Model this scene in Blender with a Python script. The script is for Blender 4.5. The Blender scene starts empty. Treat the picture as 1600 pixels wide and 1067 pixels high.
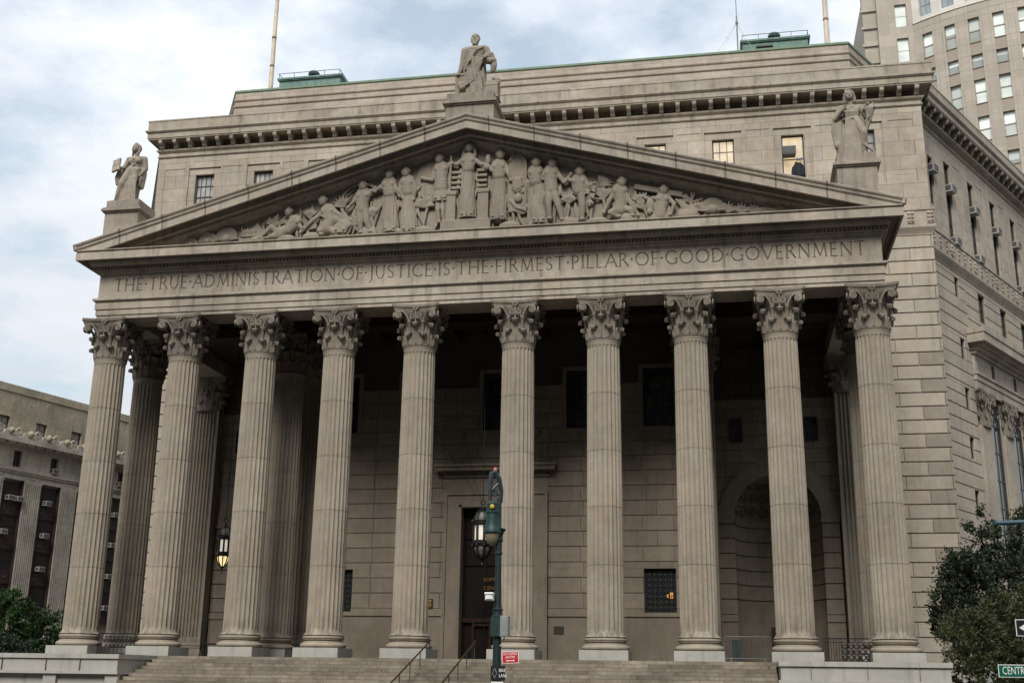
import bpy, bmesh, math, random
from mathutils import Vector, Matrix
random.seed(7)
R = math.radians
PI = math.pi
sin, cos = math.sin, math.cos
scene = bpy.context.scene
COL = scene.collection

# ------------------------------------------------------------------ mesh builder
class MB:
    def __init__(s):
        s.v = []; s.f = []; s.t = []
    def add(s, verts, faces, tint=1.0):
        o = len(s.v)
        s.v += [tuple(p) for p in verts]
        s.f += [tuple(i + o for i in f) for f in faces]
        s.t += [tint] * len(faces)
    def box(s, x0, x1, y0, y1, z0, z1, tint=1.0):
        s.add([(x0,y0,z0),(x1,y0,z0),(x1,y1,z0),(x0,y1,z0),(x0,y0,z1),(x1,y0,z1),(x1,y1,z1),(x0,y1,z1)],
              [(0,3,2,1),(4,5,6,7),(0,1,5,4),(1,2,6,5),(2,3,7,6),(3,0,4,7)], tint)
    def cham(s, x0, x1, y0, y1, z0, z1, c, tint=1.0):
        """box whose front (-y) edges are chamfered by c"""
        s.add([(x0+c,y0,z0+c),(x1-c,y0,z0+c),(x1-c,y0,z1-c),(x0+c,y0,z1-c),
               (x0,y0+c,z0),(x1,y0+c,z0),(x1,y0+c,z1),(x0,y0+c,z1),
               (x0,y1,z0),(x1,y1,z0),(x1,y1,z1),(x0,y1,z1)],
              [(0,1,2,3),(4,5,1,0),(5,6,2,1),(6,7,3,2),(7,4,0,3),(8,9,5,4),(9,10,6,5),(10,11,7,6),(11,8,4,7),(9,8,11,10)], tint)
    def bar(s, a, b, w, h=None, tint=1.0):
        a = Vector(a); b = Vector(b); d = (b - a).normalized(); h = h or w
        up = Vector((0,0,1)) if abs(d.z) < .95 else Vector((0,1,0))
        r = d.cross(up).normalized(); u = r.cross(d)
        vs = []
        for p in (a, b):
            for i, j in ((-1,-1),(1,-1),(1,1),(-1,1)):
                vs.append(p + r * i * w / 2 + u * j * h / 2)
        s.add(vs, [(0,1,2,3),(7,6,5,4),(0,4,5,1),(1,5,6,2),(2,6,7,3),(3,7,4,0)], tint)
    def prism(s, poly, y0, y1, tint=1.0):
        """poly in xz, counter-clockwise seen from -y"""
        n = len(poly)
        s.add([(x,y0,z) for x,z in poly] + [(x,y1,z) for x,z in poly],
              [tuple(range(n)), tuple(range(2*n-1, n-1, -1))] +
              [(i, i+n, (i+1)%n+n, (i+1)%n) for i in range(n)], tint)
    def prismz(s, poly, z0, z1, tint=1.0):
        n = len(poly)
        s.add([(x,y,z0) for x,y in poly] + [(x,y,z1) for x,y in poly],
              [tuple(range(n-1,-1,-1)), tuple(range(n, 2*n))] +
              [(i, (i+1)%n, (i+1)%n+n, i+n) for i in range(n)], tint)
    def lathe(s, prof, n=32, c=(0,0,0), a0=0.0, a1=2*PI, mod=None, tint=1.0, sx=1.0, sy=1.0):
        full = abs(a1 - a0 - 2*PI) < 1e-6
        m = n if full else n + 1
        vs = []
        for r, z in prof:
            for i in range(m):
                a = a0 + (a1 - a0) * i / n
                rr = r * (mod(a, z) if mod else 1)
                vs.append((c[0] + rr*cos(a)*sx, c[1] + rr*sin(a)*sy, c[2] + z))
        fs = []
        for k in range(len(prof) - 1):
            for i in range(n):
                j = (i + 1) % m
                fs.append((k*m+i, k*m+j, (k+1)*m+j, (k+1)*m+i))
        if full:
            fs.append(tuple(range(m-1, -1, -1)))
            fs.append(tuple((len(prof)-1)*m + i for i in range(m)))
        s.add(vs, fs, tint)
    def tube(s, path, rad, n=8, tint=1.0, flat=1.0):
        P = [Vector(p) for p in path]; k = len(P)
        rad = rad if isinstance(rad, (list, tuple)) else [rad] * k
        vs = []; prev = None
        for i, p in enumerate(P):
            d = (P[min(i+1,k-1)] - P[max(i-1,0)])
            d = d.normalized() if d.length > 1e-9 else Vector((0,0,1))
            if prev is None:
                up = Vector((0,0,1)) if abs(d.z) < .9 else Vector((0,1,0))
                r = d.cross(up).normalized()
            else:
                r = (prev - d * prev.dot(d)); r = r.normalized() if r.length > 1e-6 else d.orthogonal().normalized()
            prev = r; u = d.cross(r)
            for j in range(n):
                a = 2*PI*j/n
                vs.append(p + (r*cos(a) + u*sin(a)*flat) * rad[i])
        fs = [(i*n+j, i*n+(j+1)%n, (i+1)*n+(j+1)%n, (i+1)*n+j) for i in range(k-1) for j in range(n)]
        fs += [tuple(range(n-1,-1,-1)), tuple((k-1)*n+j for j in range(n))]
        s.add(vs, fs, tint)
    def ell(s, c, r, rot=None, nu=12, nv=8, tint=1.0):
        r = (r,r,r) if not isinstance(r,(tuple,list)) else r
        m = rot.to_matrix() if rot is not None else None
        vs = []
        for k in range(1, nv):
            t = PI*k/nv
            for i in range(nu):
                a = 2*PI*i/nu
                vs.append(Vector((r[0]*sin(t)*cos(a), r[1]*sin(t)*sin(a), r[2]*cos(t))))
        vs += [Vector((0,0,r[2])), Vector((0,0,-r[2]))]
        if m: vs = [m @ p for p in vs]
        c = Vector(c); vs = [p + c for p in vs]
        fs = []
        for k in range(nv-2):
            for i in range(nu):
                fs.append((k*nu+i, (k+1)*nu+i, (k+1)*nu+(i+1)%nu, k*nu+(i+1)%nu))
        T = len(vs)-2; B = T+1
        for i in range(nu):
            fs.append((T, i, (i+1)%nu)); fs.append((B, (nv-2)*nu+(i+1)%nu, (nv-2)*nu+i))
        s.add(vs, fs, tint)
    def cap(s, a, b, r0, r1=None, n=10):
        r1 = r0 if r1 is None else r1
        a = Vector(a); b = Vector(b); d = (b-a).normalized()
        path = [a - d*r0*.95, a - d*r0*.6, a, b, b + d*r1*.6, b + d*r1*.95]
        s.tube(path, [r0*.3, r0*.8, r0, r1, r1*.8, r1*.3], n)
    def chain(s, pts, r):
        for i in range(len(pts)-1):
            t0 = r[i] if isinstance(r,(list,tuple)) else r
            t1 = r[i+1] if isinstance(r,(list,tuple)) else r
            s.cap(pts[i], pts[i+1], t0, t1)
    def build(s, name, m, parent=None, smooth=None, loc=None, M=None):
        me = bpy.data.meshes.new(name)
        me.from_pydata(s.v, [], s.f); me.update()
        at = me.attributes.new('tint', 'FLOAT', 'FACE')
        at.data.foreach_set('value', s.t)
        bm = bmesh.new(); bm.from_mesh(me); bmesh.ops.recalc_face_normals(bm, faces=bm.faces); bm.to_mesh(me); bm.free()
        if smooth is not None:
            me.polygons.foreach_set('use_smooth', [True]*len(me.polygons))
            me.set_sharp_from_angle(angle=R(smooth))
        me.materials.append(m)
        return link(name, me, parent, loc, M)

def link(name, me, parent=None, loc=None, M=None):
    o = bpy.data.objects.new(name, me); COL.objects.link(o)
    if parent is not None: o.parent = parent
    if M is not None: o.matrix_local = M
    if loc is not None: o.location = loc
    return o

def thing(name, label, cat, loc=(0,0,0), rz=0, group=None, M=None):
    o = bpy.data.objects.new(name, None); COL.objects.link(o)
    o.location = loc; o.rotation_euler = (0,0,rz)
    if M is not None: o.matrix_world = M
    return tag(o, label, cat, group)
def tag(o, label=None, cat=None, group=None, kind=None):
    if label: o['label'] = label
    if cat: o['category'] = cat
    if group: o['group'] = group
    if kind: o['kind'] = kind
    return o
def dup(o, parent=None, loc=None, M=None):
    c = o.copy(); COL.objects.link(c)
    if parent is not None: c.parent = parent
    if loc is not None: c.location = loc
    if M is not None: c.matrix_local = M
    for ch in list(o.children): dup(ch, c)
    return c

def remesh(mb, voxel, name, m, parent=None, loc=None, sm=2):
    """fuse overlapping volumes into one continuous carved surface"""
    tmp = mb.build('tmp', m)
    md = tmp.modifiers.new('r', 'REMESH'); md.mode = 'VOXEL'; md.voxel_size = voxel
    if sm:
        ms = tmp.modifiers.new('s', 'SMOOTH'); ms.iterations = sm; ms.factor = .5
    dg = bpy.context.evaluated_depsgraph_get()
    me = bpy.data.meshes.new_from_object(tmp.evaluated_get(dg))
    bpy.data.objects.remove(tmp)
    me.name = name
    for a in [a for a in me.attributes if a.name == 'tint']: me.attributes.remove(a)
    at = me.attributes.new('tint', 'FLOAT', 'FACE'); at.data.foreach_set('value', [1.0]*len(me.polygons))
    me.polygons.foreach_set('use_smooth', [True]*len(me.polygons))
    if not me.materials: me.materials.append(m)
    return link(name, me, parent, loc)

# ------------------------------------------------------------------ materials
def newmat(name):
    m = bpy.data.materials.new(name); m.use_nodes = True
    nt = m.node_tree; b = nt.nodes['Principled BSDF']
    return m, nt, b
def N(nt, typ, **kw):
    n = nt.nodes.new(typ)
    for k, v in kw.items():
        if k in n.inputs.keys() if isinstance(k, str) else False: n.inputs[k].default_value = v
        else: setattr(n, k, v)
    return n
def math_n(nt, op, a, b=None, c=None, clamp=False):
    n = nt.nodes.new('ShaderNodeMath'); n.operation = op; n.use_clamp = clamp
    for i, x in enumerate((a, b, c)):
        if x is None: continue
        if isinstance(x, (int, float)): n.inputs[i].default_value = x
        else: nt.links.new(x, n.inputs[i])
    return n.outputs[0]
def noise(nt, vec, scale, detail=4, rough=.55):
    n = nt.nodes.new('ShaderNodeTexNoise'); n.inputs['Scale'].default_value = scale
    n.inputs['Detail'].default_value = detail; n.inputs['Roughness'].default_value = rough
    nt.links.new(vec, n.inputs['Vector']); return n.outputs[0]
def maprange(nt, x, a, b, c, d):
    n = nt.nodes.new('ShaderNodeMapRange'); n.clamp = True
    for i, v in enumerate((a,b,c,d)): n.inputs[i+1].default_value = v
    nt.links.new(x, n.inputs[0]); return n.outputs[0]

def stone(name, col, joints=None, var=.22, streak=.22, bump=.25, speck=.12, warm=(1.0,.95,.9), rough=.85, jd=.55, basestain=False):
    """weathered masonry; joints = (course height, block length, joint width) draws fine mortar lines in object space"""
    col = tuple(c*.74 for c in col)
    m, nt, b = newmat(name); L = nt.links.new
    geo = nt.nodes.new('ShaderNodeNewGeometry'); pos = geo.outputs['Position']
    big = noise(nt, pos, .35, 5, .6)
    mid = noise(nt, pos, 2.3, 5, .6)
    fine = noise(nt, pos, 22, 3, .7)
    mp = nt.nodes.new('ShaderNodeMapping'); mp.inputs['Scale'].default_value = (1.6,1.6,.16); L(pos, mp.inputs['Vector'])
    st = noise(nt, mp.outputs[0], 1.7, 6, .65)
    v = math_n(nt, 'MULTIPLY', maprange(nt, big, .3, .7, 1-var, 1+var*.6), maprange(nt, mid, .3, .7, 1-var*.55, 1+var*.45))
    v = math_n(nt, 'MULTIPLY', v, maprange(nt, fine, .25, .75, 1-speck, 1+speck))
    v = math_n(nt, 'MULTIPLY', v, maprange(nt, st, .52, .72, 1, 1-streak))
    at = nt.nodes.new('ShaderNodeAttribute'); at.attribute_name = 'tint'
    v = math_n(nt, 'MULTIPLY', v, at.outputs['Fac'])
    if basestain:                                        # damp rust-brown stains above the column bases
        zz = nt.nodes.new('ShaderNodeSeparateXYZ'); L(pos, zz.inputs[0])
        k = math_n(nt, 'MULTIPLY', math_n(nt, 'MULTIPLY', maprange(nt, zz.outputs[2], 1.0, 2.1, 1, 0), maprange(nt, zz.outputs[2], .93, 1.0, 0, 1)), maprange(nt, noise(nt, mp.outputs[0], 3.1, 4, .6), .42, .6, 0, 1))
        v = math_n(nt, 'MULTIPLY', v, maprange(nt, k, 0, 1, 1, .55))
    hgt = fine
    if joints:
        tc = nt.nodes.new('ShaderNodeTexCoord'); sp = nt.nodes.new('ShaderNodeSeparateXYZ'); L(tc.outputs['Object'], sp.inputs[0])
        cb = nt.nodes.new('ShaderNodeCombineXYZ')
        L(math_n(nt, 'ADD', sp.outputs[0], sp.outputs[1]), cb.inputs[0]); L(sp.outputs[2], cb.inputs[1])
        br = nt.nodes.new('ShaderNodeTexBrick'); L(cb.outputs[0], br.inputs['Vector'])
        br.inputs['Scale'].default_value = 1; br.inputs['Row Height'].default_value = joints[0]
        br.inputs['Brick Width'].default_value = joints[1]; br.inputs['Mortar Size'].default_value = joints[2]
        br.inputs['Mortar Smooth'].default_value = .3; br.offset = .5
        br.inputs['Color1'].default_value = (.9,.9,.9,1); br.inputs['Color2'].default_value = (1.06,1.06,1.06,1); br.inputs['Mortar'].default_value = (jd,jd,jd,1)
        bw = nt.nodes.new('ShaderNodeRGBToBW'); L(br.outputs['Color'], bw.inputs[0])
        v = math_n(nt, 'MULTIPLY', v, bw.outputs[0])
        hgt = math_n(nt, 'SUBTRACT', math_n(nt, 'MULTIPLY', fine, .3), br.outputs['Fac'])
    hue = nt.nodes.new('ShaderNodeMix'); hue.data_type = 'RGBA'
    hue.inputs[6].default_value = (*col, 1); hue.inputs[7].default_value = (col[0]*warm[0], col[1]*warm[1], col[2]*warm[2], 1)
    L(maprange(nt, noise(nt, pos, .8, 4, .6), .35, .65, 0, 1), hue.inputs[0])
    mul = nt.nodes.new('ShaderNodeVectorMath'); mul.operation = 'SCALE'; L(hue.outputs[2], mul.inputs[0]); L(v, mul.inputs[3])
    L(mul.outputs[0], b.inputs['Base Color'])
    b.inputs['Roughness'].default_value = rough
    b.inputs['Specular IOR Level'].default_value = .25
    bp = nt.nodes.new('ShaderNodeBump'); bp.inputs['Strength'].default_value = bump; bp.inputs['Distance'].default_value = .02
    L(hgt, bp.inputs['Height']); L(bp.outputs[0], b.inputs['Normal'])
    return m

def plain(name, col, rough=.5, metal=0.0, var=.2, scale=4.0, spec=.4):
    m, nt, b = newmat(name); L = nt.links.new
    geo = nt.nodes.new('ShaderNodeNewGeometry')
    n1 = noise(nt, geo.outputs['Position'], scale, 5, .65)
    at = nt.nodes.new('ShaderNodeAttribute'); at.attribute_name = 'tint'
    v = math_n(nt, 'MULTIPLY', maprange(nt, n1, .3, .7, 1-var, 1+var), at.outputs['Fac'])
    mul = nt.nodes.new('ShaderNodeVectorMath'); mul.operation = 'SCALE'; mul.inputs[0].default_value = col; L(v, mul.inputs[3])
    L(mul.outputs[0], b.inputs['Base Color'])
    b.inputs['Roughness'].default_value = rough; b.inputs['Metallic'].default_value = metal; b.inputs['Specular IOR Level'].default_value = spec
    return m
def emit(name, col, strength, base=(.05,.05,.05)):
    m, nt, b = newmat(name); L = nt.links.new
    geo = nt.nodes.new('ShaderNodeNewGeometry'); n1 = noise(nt, geo.outputs['Position'], 1.5, 2)
    b.inputs['Base Color'].default_value = (*base,1); b.inputs['Emission Color'].default_value = (*col,1)
    L(math_n(nt, 'MULTIPLY', maprange(nt, n1, .3, .7, .75, 1.2), strength), b.inputs['Emission Strength'])
    return m
def leafmat(name, col, trans=.25):
    m, nt, b = newmat(name); L = nt.links.new
    at = nt.nodes.new('ShaderNodeAttribute'); at.attribute_name = 'tint'
    mul = nt.nodes.new('ShaderNodeVectorMath'); mul.operation = 'SCALE'; mul.inputs[0].default_value = col; L(at.outputs['Fac'], mul.inputs[3])
    L(mul.outputs[0], b.inputs['Base Color']); b.inputs['Roughness'].default_value = .55; b.inputs['Specular IOR Level'].default_value = .3
    tr = nt.nodes.new('ShaderNodeBsdfTranslucent'); L(mul.outputs[0], tr.inputs[0])
    mx = nt.nodes.new('ShaderNodeMixShader'); mx.inputs[0].default_value = trans
    L(b.outputs[0], mx.inputs[1]); L(tr.outputs[0], mx.inputs[2]); L(mx.outputs[0], nt.nodes['Material Output'].inputs[0])
    return m

ST = (.335,.292,.236)
M_stone  = stone('limestone', (.42,.372,.306))
M_col    = stone(basestain=True, name='granite_column', col=(.36,.317,.254), var=.17, streak=.2, speck=.22)
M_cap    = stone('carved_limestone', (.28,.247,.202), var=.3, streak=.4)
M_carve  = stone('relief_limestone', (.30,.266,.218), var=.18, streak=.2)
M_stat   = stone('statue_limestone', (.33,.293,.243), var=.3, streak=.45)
M_wall   = stone('ashlar_wall', (.47,.418,.345), joints=(.9,1.75,.02), jd=.6)
M_tier   = stone('roof_tier_ashlar', (.49,.43,.362), joints=(.62,1.25,.016), jd=.72, streak=.15)
M_block  = stone('rusticated_blocks', (.45,.40,.33), var=.14)
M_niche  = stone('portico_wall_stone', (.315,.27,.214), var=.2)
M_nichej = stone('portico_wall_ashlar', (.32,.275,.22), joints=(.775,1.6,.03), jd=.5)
M_plinth = stone('plinth_granite', (.44,.42,.375), var=.14, streak=.25, warm=(.97,1.0,1.0))
M_step   = stone('step_granite', (.275,.24,.19), var=.4, streak=.35, speck=.25, joints=(.155,2.4,.012), jd=.55)
M_stain_shade  = stone('joint_stain_letter_shade', (.19,.16,.125), var=.2)  # stain of the joints; on the inscription, recess shade put into the colour
M_trim   = stone('cornice_limestone', (.435,.388,.322), var=.28, streak=.42)
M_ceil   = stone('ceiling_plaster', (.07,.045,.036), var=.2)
M_floor  = stone('portico_paving', (.14,.125,.105), joints=(1.2,1.2,.02))
M_glass  = plain('window_glass', (.018,.02,.022), rough=.04, var=.1, spec=.8)
M_glassl = plain('pale_window_glass', (.30,.29,.27), rough=.1, var=.35, scale=1.2, spec=.8)  # paler than the other window glass
M_frame  = plain('window_frame_paint', (.03,.032,.03), rough=.5)
M_iron   = plain('black_iron', (.012,.012,.012), rough=.45, metal=.3)
M_bronze = plain('bronze_door', (.05,.028,.017), rough=.4, metal=.5)
M_brown  = plain('red_brown_paint', (.032,.016,.014), rough=.55)
M_copper = plain('green_copper', (.12,.20,.17), rough=.7, var=.35, scale=2.5)
M_copl   = plain('pale_copper_edge', (.14,.20,.135), rough=.75, var=.25)
M_copd   = plain('dark_copper_vent', (.03,.06,.055), rough=.6)
M_pole   = plain('weathered_pole_paint', (.5,.42,.32), rough=.6, var=.3, scale=1.5)
M_lit    = emit('lit_window', (1.0,.80,.52), .58)
M_lit2   = emit('lit_office', (1.0,.76,.46), .52)
M_lamp   = emit('lantern_glass', (1.0,.90,.72), .40, base=(.3,.28,.25))
M_dull   = plain('unlit_lantern_glass', (.10,.10,.095), rough=.2, var=.3)
M_lampb  = emit('lantern_glow', (1.0,.74,.36), .85, base=(.4,.36,.28))
M_amber  = emit('amber_lamp', (1.0,.42,.08), .7)
M_gold   = plain('gilt_letters', (.42,.27,.06), rough=.35, metal=.6)
M_ac     = plain('air_conditioner_case', (.27,.265,.235), rough=.5, var=.15)
M_acd    = plain('air_conditioner_grille', (.05,.05,.05), rough=.6)
M_acdk   = plain('dark_air_conditioner', (.035,.035,.03), rough=.5)
M_green  = plain('teal_pole_paint', (.004,.014,.015), rough=.55, var=.25)
M_greend = plain('dark_green_paint', (.012,.03,.028), rough=.45, var=.3)
M_white  = plain('white_enamel', (.7,.7,.68), rough=.4, var=.08)
M_red    = plain('red_sign_paint', (.42,.012,.02), rough=.45, var=.1)
M_black  = plain('black_sign_paint', (.012,.012,.012), rough=.4)
M_sgreen = plain('green_sign_paint', (.0,.10,.06), rough=.4, var=.1)
M_grey   = plain('grey_metal', (.2,.21,.2), rough=.45, metal=.3)
M_bronzp = plain('bronze_plaque', (.06,.05,.04), rough=.4, metal=.4)
M_yellow = plain('yellow_label', (.45,.28,.02), rough=.5)
M_coat   = plain('dark_coat_cloth', (.012,.014,.02), rough=.9)
M_asph   = plain('asphalt', (.05,.05,.05), rough=.9, var=.25, scale=6)
M_pave   = stone('pavement', (.16,.155,.145), joints=(1.5,1.5,.02))
M_bark   = plain('bark', (.06,.045,.03), rough=.9, var=.35, scale=9)
M_leafd  = leafmat('dark_leaves', (.020,.030,.013))
M_leafo  = leafmat('olive_leaves', (.045,.052,.020))
M_leafg  = leafmat('bright_leaves', (.015,.040,.008))
M_leafs  = leafmat('shrub_leaves', (.022,.035,.016))
M_fed    = stone('grey_limestone', (.47,.445,.395), joints=(1.1,2.2,.02), jd=.85, var=.25, streak=.3)
M_fedt   = stone('buff_limestone', (.44,.40,.31), joints=(1.1,2.6,.02), jd=.9, var=.3, streak=.35)
M_fedb   = plain('dark_spandrel', (.025,.017,.017), rough=.5)
M_tow    = stone('tower_panels', (.47,.425,.365), joints=(2.15,1.83,.03), jd=.8, var=.06, streak=.05, bump=.05)
M_towd   = stone('tower_spandrel', (.38,.33,.275), var=.06, streak=.05)
M_toww   = stone('tower_pale_panels', (.75,.72,.66), joints=(2.1,1.83,.03), jd=.8, var=.05, streak=.05)
M_towg   = plain('tower_blind_glass', (.56,.60,.56), rough=.15, var=.22, scale=.25, spec=.6)
M_towb   = plain('tower_blue_glass', (.20,.25,.28), rough=.1, var=.3, scale=.3, spec=.8)
M_paint  = plain('road_paint', (.7,.7,.66), rough=.8)

# ------------------------------------------------------------------ wall helpers
def holes(u0, u1, z0, z1, ops):
    """rectangles that tile the wall outside its openings"""
    zs = sorted({z0, z1, *[min(max(o[2],z0),z1) for o in ops], *[min(max(o[3],z0),z1) for o in ops]})
    out = []
    for za, zb in zip(zs, zs[1:]):
        if zb - za < 1e-4: continue
        cur = u0
        for a, b in sorted((o[0], o[1]) for o in ops if o[2] < (za+zb)/2 < o[3]):
            if a > cur and cur < u1: out.append((cur, min(a,u1), za, zb))
            cur = max(cur, b)
        if cur < u1: out.append((cur, u1, za, zb))
    return out
def slab(mb, u0, u1, z0, z1, y0, y1, ops=(), tint=1.0):
    for a, b, c, d in holes(u0, u1, z0, z1, ops): mb.box(a, b, y0, y1, c, d, tint)
def blocks(mb, u0, u1, z0, z1, y0, ops=(), ch=.775, bl=(1.5,1.9), gap=.045, proud=.05, thick=.6, tv=.06, rng=None, vgap=.014, phase=0.0, dark=0.0):
    """coursed ashlar: every block a chamfered box standing proud of a backing wall"""
    rng = rng or random.Random(3)
    slab(mb, u0, u1, z0, z1, y0 + proud, y0 + thick, ops, .72)
    n = max(1, round((z1 - z0) / ch)); h = (z1 - z0) / n
    for k in range(n):
        za, zb = z0 + k*h, z0 + (k+1)*h
        L = bl[k % len(bl)]
        off = phase + (0 if k % 2 else L*.5)
        js = []
        u = u0 - (off % L)
        while u < u1:
            js.append(u); u += L
        js.append(u)
        for a, b in zip(js, js[1:]):
            a2, b2 = max(a,u0), min(b,u1)
            if b2 - a2 < .1: continue
            t = 1 + rng.uniform(-tv, tv)
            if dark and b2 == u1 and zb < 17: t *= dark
            elif dark and rng.random() < .12: t *= .92
            for p, q, c, d in holes(a2, b2, za, zb, ops):
                g0 = gap/2 if c == za else 0; g1 = gap/2 if d == zb else 0
                v0 = vgap/2 if (p == a2 and a2 > u0) else 0; v1 = vgap/2 if (q == b2 and b2 < u1) else 0
                mb.cham(p+v0, q-v1, y0, y0+proud-.002, c+g0, d-g1, .012, t)
def sweep(mb, path, prof, tint=1.0, closed=True):
    """closed profile (offset outwards, z) carried along a plan path with mitred corners; outward is to the right of travel"""
    P = [Vector(p) for p in path]; k = len(P); rings = []
    for i in range(k):
        d0 = (P[i]-P[i-1]).normalized() if i > 0 else (P[1]-P[0]).normalized()
        d1 = (P[i+1]-P[i]).normalized() if i < k-1 else d0
        n0 = Vector((d0.y,-d0.x)); n1 = Vector((d1.y,-d1.x))
        b = (n0+n1).normalized(); b = b / max(.2, b.dot(n0))
        rings.append([(P[i].x + b.x*o, P[i].y + b.y*o, z) for o, z in prof])
    n = len(prof); vs = [v for r in rings for v in r]; fs = []
    for i in range(k-1):
        for j in range(n if closed else n-1):
            q = (j+1) % n
            fs.append((i*n+j, (i+1)*n+j, (i+1)*n+q, i*n+q))
    if closed:
        fs.append(tuple(range(n))); fs.append(tuple((k-1)*n+j for j in range(n-1,-1,-1)))
    mb.add(vs, fs, tint)
def window(parent, u0, u1, z0, z1, y, nx=2, nz=2, M=None, pane=None, name='window', fw=.06, fm=None, bw=.035, mid=None):
    """frame with glazing bars (part) and its glass (sub-part)"""
    f = MB()
    f.box(u0, u0+fw, y-.05, y+.06, z0, z1); f.box(u1-fw, u1, y-.05, y+.06, z0, z1)
    f.box(u0+fw, u1-fw, y-.05, y+.06, z0, z0+fw); f.box(u0+fw, u1-fw, y-.05, y+.06, z1-fw, z1)
    for i in range(1, nx):
        u = u0 + (u1-u0)*i/nx; f.box(u-bw/2, u+bw/2, y-.02, y+.03, z0+fw, z1-fw)
    for k in range(1, nz):
        z = z0 + (z1-z0)*k/nz; w = bw*1.6 if mid == k else bw
        f.box(u0+fw, u1-fw, y-.03, y+.035, z-w/2, z+w/2)
    fo = f.build(name, fm or M_frame, parent, M=M)
    g = MB(); g.box(u0+.01, u1-.01, y+.01, y+.045, z0+.01, z1-.01)
    g.build('pane', pane or M_glass, fo)
    return fo

# ------------------------------------------------------------------ the courthouse
CH = thing('courthouse', 'grey classical stone courthouse with ten fluted columns under a carved pediment', 'building')
BX, BY = 24.1, 12.3                                       # corner of the main block's front
XC = [-18.848,-14.748,-10.648,-6.548,-2.448,2.448,6.548,10.648,14.748,18.848]
XE = 19.45
# right-hand face frame: u along the wall, y into it
SY = 14.34                                              # where the slanting side walls start behind the front's returns
FM = Matrix(((.5,-.8660254,0,BX),(.8660254,.5,0,SY),(0,0,1,0),(0,0,0,1)))
LM_ = Matrix(((.5,.8660254,0,-BX-24),(-.8660254,.5,0,SY+41.57),(0,0,1,0),(0,0,0,1)))   # left-hand face

# --- column
def shaft_mb(x=0, y=0):
    mb = MB(); nf = 24; sub = 8; n = nf*sub
    joints = [4.1,6.7,9.28,11.98]
    zs = [1.0,1.03,1.06,1.12,1.18,1.22,1.26,1.30,1.36,1.45]
    z = 2.0
    while z < 14.0: zs.append(z); z += .75
    for j in joints: zs += [j-.026, j-.022, j+.022, j+.026]
    zs += [14.05,14.15,14.22,14.27,14.31,14.36,14.41,14.54]
    zs = sorted(zs)
    vs = []
    for z in zs:
        t = (z-1.0)/13.5
        r = .83 - .065*t**1.6
        if z < 1.2: r += .13*((1.2-z)/.2)**2
        if z > 14.33: r += .05*((z-14.33)/.2)**2
        ends = min(max((z-1.2)/.2,0),1, max((14.3-z)/.18,0))
        fade = math.sqrt(max(0, 1-(1-min(1,ends))**2)) if ends > 0 else 0
        g = any(abs(z-j) < .0225 for j in joints)
        for i in range(n):
            u = (i % sub)/sub*2-1
            w = abs(u)
            dep = 0 if w > .8 else .066*math.sqrt(1-(w/.8)**2)
            # scalloped flute ends
            rr = r - dep*fade - (.014 if g else 0)
            a = 2*PI*i/n
            vs.append((rr*cos(a), rr*sin(a), z))
    fs = [(k*n+i, k*n+(i+1)%n, (k+1)*n+(i+1)%n, (k+1)*n+i) for k in range(len(zs)-1) for i in range(n)]
    mb.add(vs, fs)
    # drums differ slightly in tone
    tn = []; cur = [1.0,.96,1.03,.98,1.02]
    for k in range(len(zs)-1):
        zz = (zs[k]+zs[k+1])/2; d = sum(zz > j for j in joints)
        tone = cur[d]*(.87 if any(abs(zz-j) < .027 for j in joints) else 1)
        tn += [tone]*n
    mb.t = tn
    return mb
def base_mb():
    mb = MB(); pr = [(.9,.43)]
    for i in range(9):
        a = -PI/2 + PI*i/8; pr.append((.96+.105*cos(a), .545+.105*sin(a)))
    pr += [(.95,.66),(.95,.69)]
    for i in range(7):
        a = PI*i/6; pr.append((.93-.07*sin(a), .70+.10*i/6))
    pr += [(.935,.80),(.935,.82)]
    for i in range(9):
        a = -PI/2 + PI*i/8; pr.append((.885+.075*cos(a), .895+.075*sin(a)))
    pr += [(.90,.975),(.90,1.0),(.8,1.0)]
    mb.lathe(pr, 64)
    return mb
def leaf(mb, ang, prof, lobes=3, tint=1.0):
    """acanthus leaf: prof rows (radius, z, half width); lobed edge, raised rib, real thickness"""
    nt_ = len(prof); m = 7; ca, sa = cos(ang), sin(ang); F = []; B = []
    for i, (r, z, w) in enumerate(prof):
        lob = 1 + .16*cos(2*PI*lobes*i/(nt_-1))
        for j in range(m):
            u = (j/(m-1)*2-1)
            x = u*w*lob
            bulge = .045*(1-abs(u))**.7*1.4 - .03*abs(u) - x*x/(2*max(r,.5))*.9
            rib = .02*cos(u*PI*3)
            rr = r + bulge + rib
            F.append((rr*ca - x*sa, rr*sa + x*ca, z))
            rb = rr - .06
            B.append((rb*ca - x*sa*.96, rb*sa + x*ca*.96, z-.02 if i > nt_*.6 else z))
    fs = []
    for i in range(nt_-1):
        for j in range(m-1):
            a = i*m+j; fs.append((a, a+1, a+m+1, a+m))
    o = len(F); fb = [(q+o, p+o, s_+o, t_+o) for p, q, t_, s_ in [(f[0],f[1],f[2],f[3]) for f in fs]]
    rim = []
    edge = [i*m for i in range(nt_)] + [(nt_-1)*m+j for j in range(1,m)] + [i*m+m-1 for i in range(nt_-2,-1,-1)] + [j for j in range(m-2,0,-1)]
    for a, b in zip(edge, edge[1:]+edge[:1]): rim.append((a, b, b+o, a+o))
    mb.add(F+B, fs+fb+rim, tint)
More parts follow.
